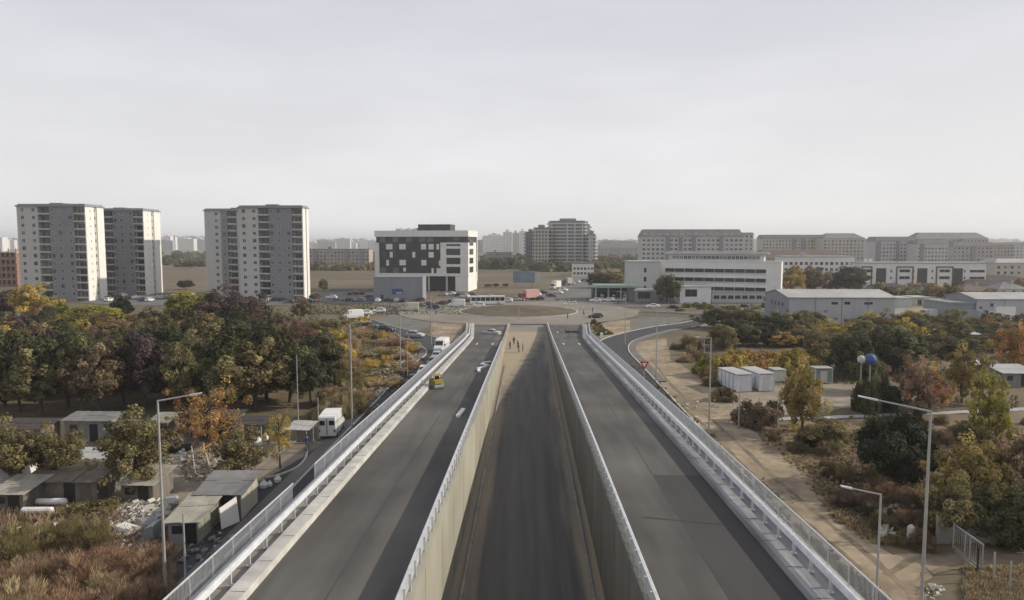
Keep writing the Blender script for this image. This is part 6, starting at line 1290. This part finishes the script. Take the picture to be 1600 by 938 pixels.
# ---- right foreground
p0 = G(1464, 850); r = empty('panel_wall', (p0.x, p0.y, 0), R(3), 'grey precast concrete panel wall at the right edge behind the gate', 'wall')
for k in range(6):
    mb = MB(); mb.box(k*2.1-.08, k*2.1+.08, -.1, .1, 0, 1.95); part('post', mb, M['conc_dark'], r)
    for j in range(4): mb = MB(); mb.box(k*2.1+.085, k*2.1+2.015, -.03, .03, j*.46+.02, j*.46+.465); part('panel', mb, M['conc_dark'], r)
G0 = G(1489, 857); G1_ = G(1534, 892); d = G1_-G0; L_ = d.length; r = empty('metal_gate', (G0.x, G0.y, 0), math.atan2(d.y, d.x), 'open framed steel gate beside the concrete panel wall', 'gate')
for t in (0, .42, .58, 1): mb = MB(); mb.bar((t*L_, 0, 0), (t*L_, 0, 1.75), .05); part('post', mb, M['steel_pole'], r)
mb = MB(); mb.bar((0, 0, 1.72), (L_, 0, 1.72), .055); part('top_rail', mb, M['steel_pole'], r); mb = MB(); mb.bar((0, 0, .15), (L_, 0, .15), .04); part('bottom_rail', mb, M['steel_pole'], r)
for k in range(1, 14):
    if k in (6, 8): continue
    mb = MB(); mb.bar((L_*k/14, 0, .15), (L_*k/14, 0, 1.72), .012, n=4); part('bar', mb, M['steel_pole'], r)
for px, yb, h, lab in ((1552, 906, 1.75, 'left'), (1577, 922, 1.75, 'right'), (1527, 893, 1.6, 'middle')):
    p = G(px, yb); mb = MB(); mb.bar((0, 0, 0), (0, 0, h), .06, n=6); mb.bar((0, 0, h), (0, 0, h+.06), .07, .02, 6); tag(part('fence_post', mb, M['dark' if lab == 'middle' else 'steel_pole'], loc=(p.x, p.y, 0)), {'left': 'thin fence post right of the gate, nearer the gate', 'right': 'thin fence post right of the gate, farther from the gate', 'middle': 'dark post at the near end of the gate'}[lab], 'post')
ribbon('kerb', [G(1494, 862), G(1520, 884), G(1560, 912), G(1610, 950)], -.12, .12, -.05, M['conc_dark'], h=.15)
p = G(1423, 846); mb = MB(); mb.bar((0, 0, 0), (0, 0, 1.05), .27, .25, 14); mb.bar((0, 0, 1.05), (0, 0, 1.2), .25, .1, 14); tag(part('bollard', mb, M['lgrey'], loc=(p.x, p.y, 0)), 'stout pale concrete bollard between the two right lamp posts', 'bollard')
mb = MB(); mb.box(-1.5, 1.5, -.12, .12, .0, .35); mb.box(-1.6, -1.4, -.2, .2, .35, .5); tag(part('barrier_board', mb, M['dark'], loc=(10.2, 159, zr(159)), rz=-.1), 'low dark barrier lying across the far end of the right ramp', 'barrier')
# ============================================================ HAZE
zt = 0
mb = MB(); mb.box(-9300, 9300, -640, 14300, -1.2, 88)
hz = bpy.data.materials.new('haze'); hz.use_nodes = True; n = hz.node_tree.nodes; n.clear(); o_ = n.new('ShaderNodeOutputMaterial'); v = n.new('ShaderNodeVolumePrincipled'); v.inputs['Density'].default_value = 0.00022; v.inputs['Color'].default_value = (.95, .965, 1.0, 1); v.inputs['Anisotropy'].default_value = 0.2
hz.node_tree.links.new(v.outputs[0], o_.inputs['Volume']); h = part('haze', mb, hz); tag(h, 'pale even haze in the air over the whole town', 'haze', kind='stuff')
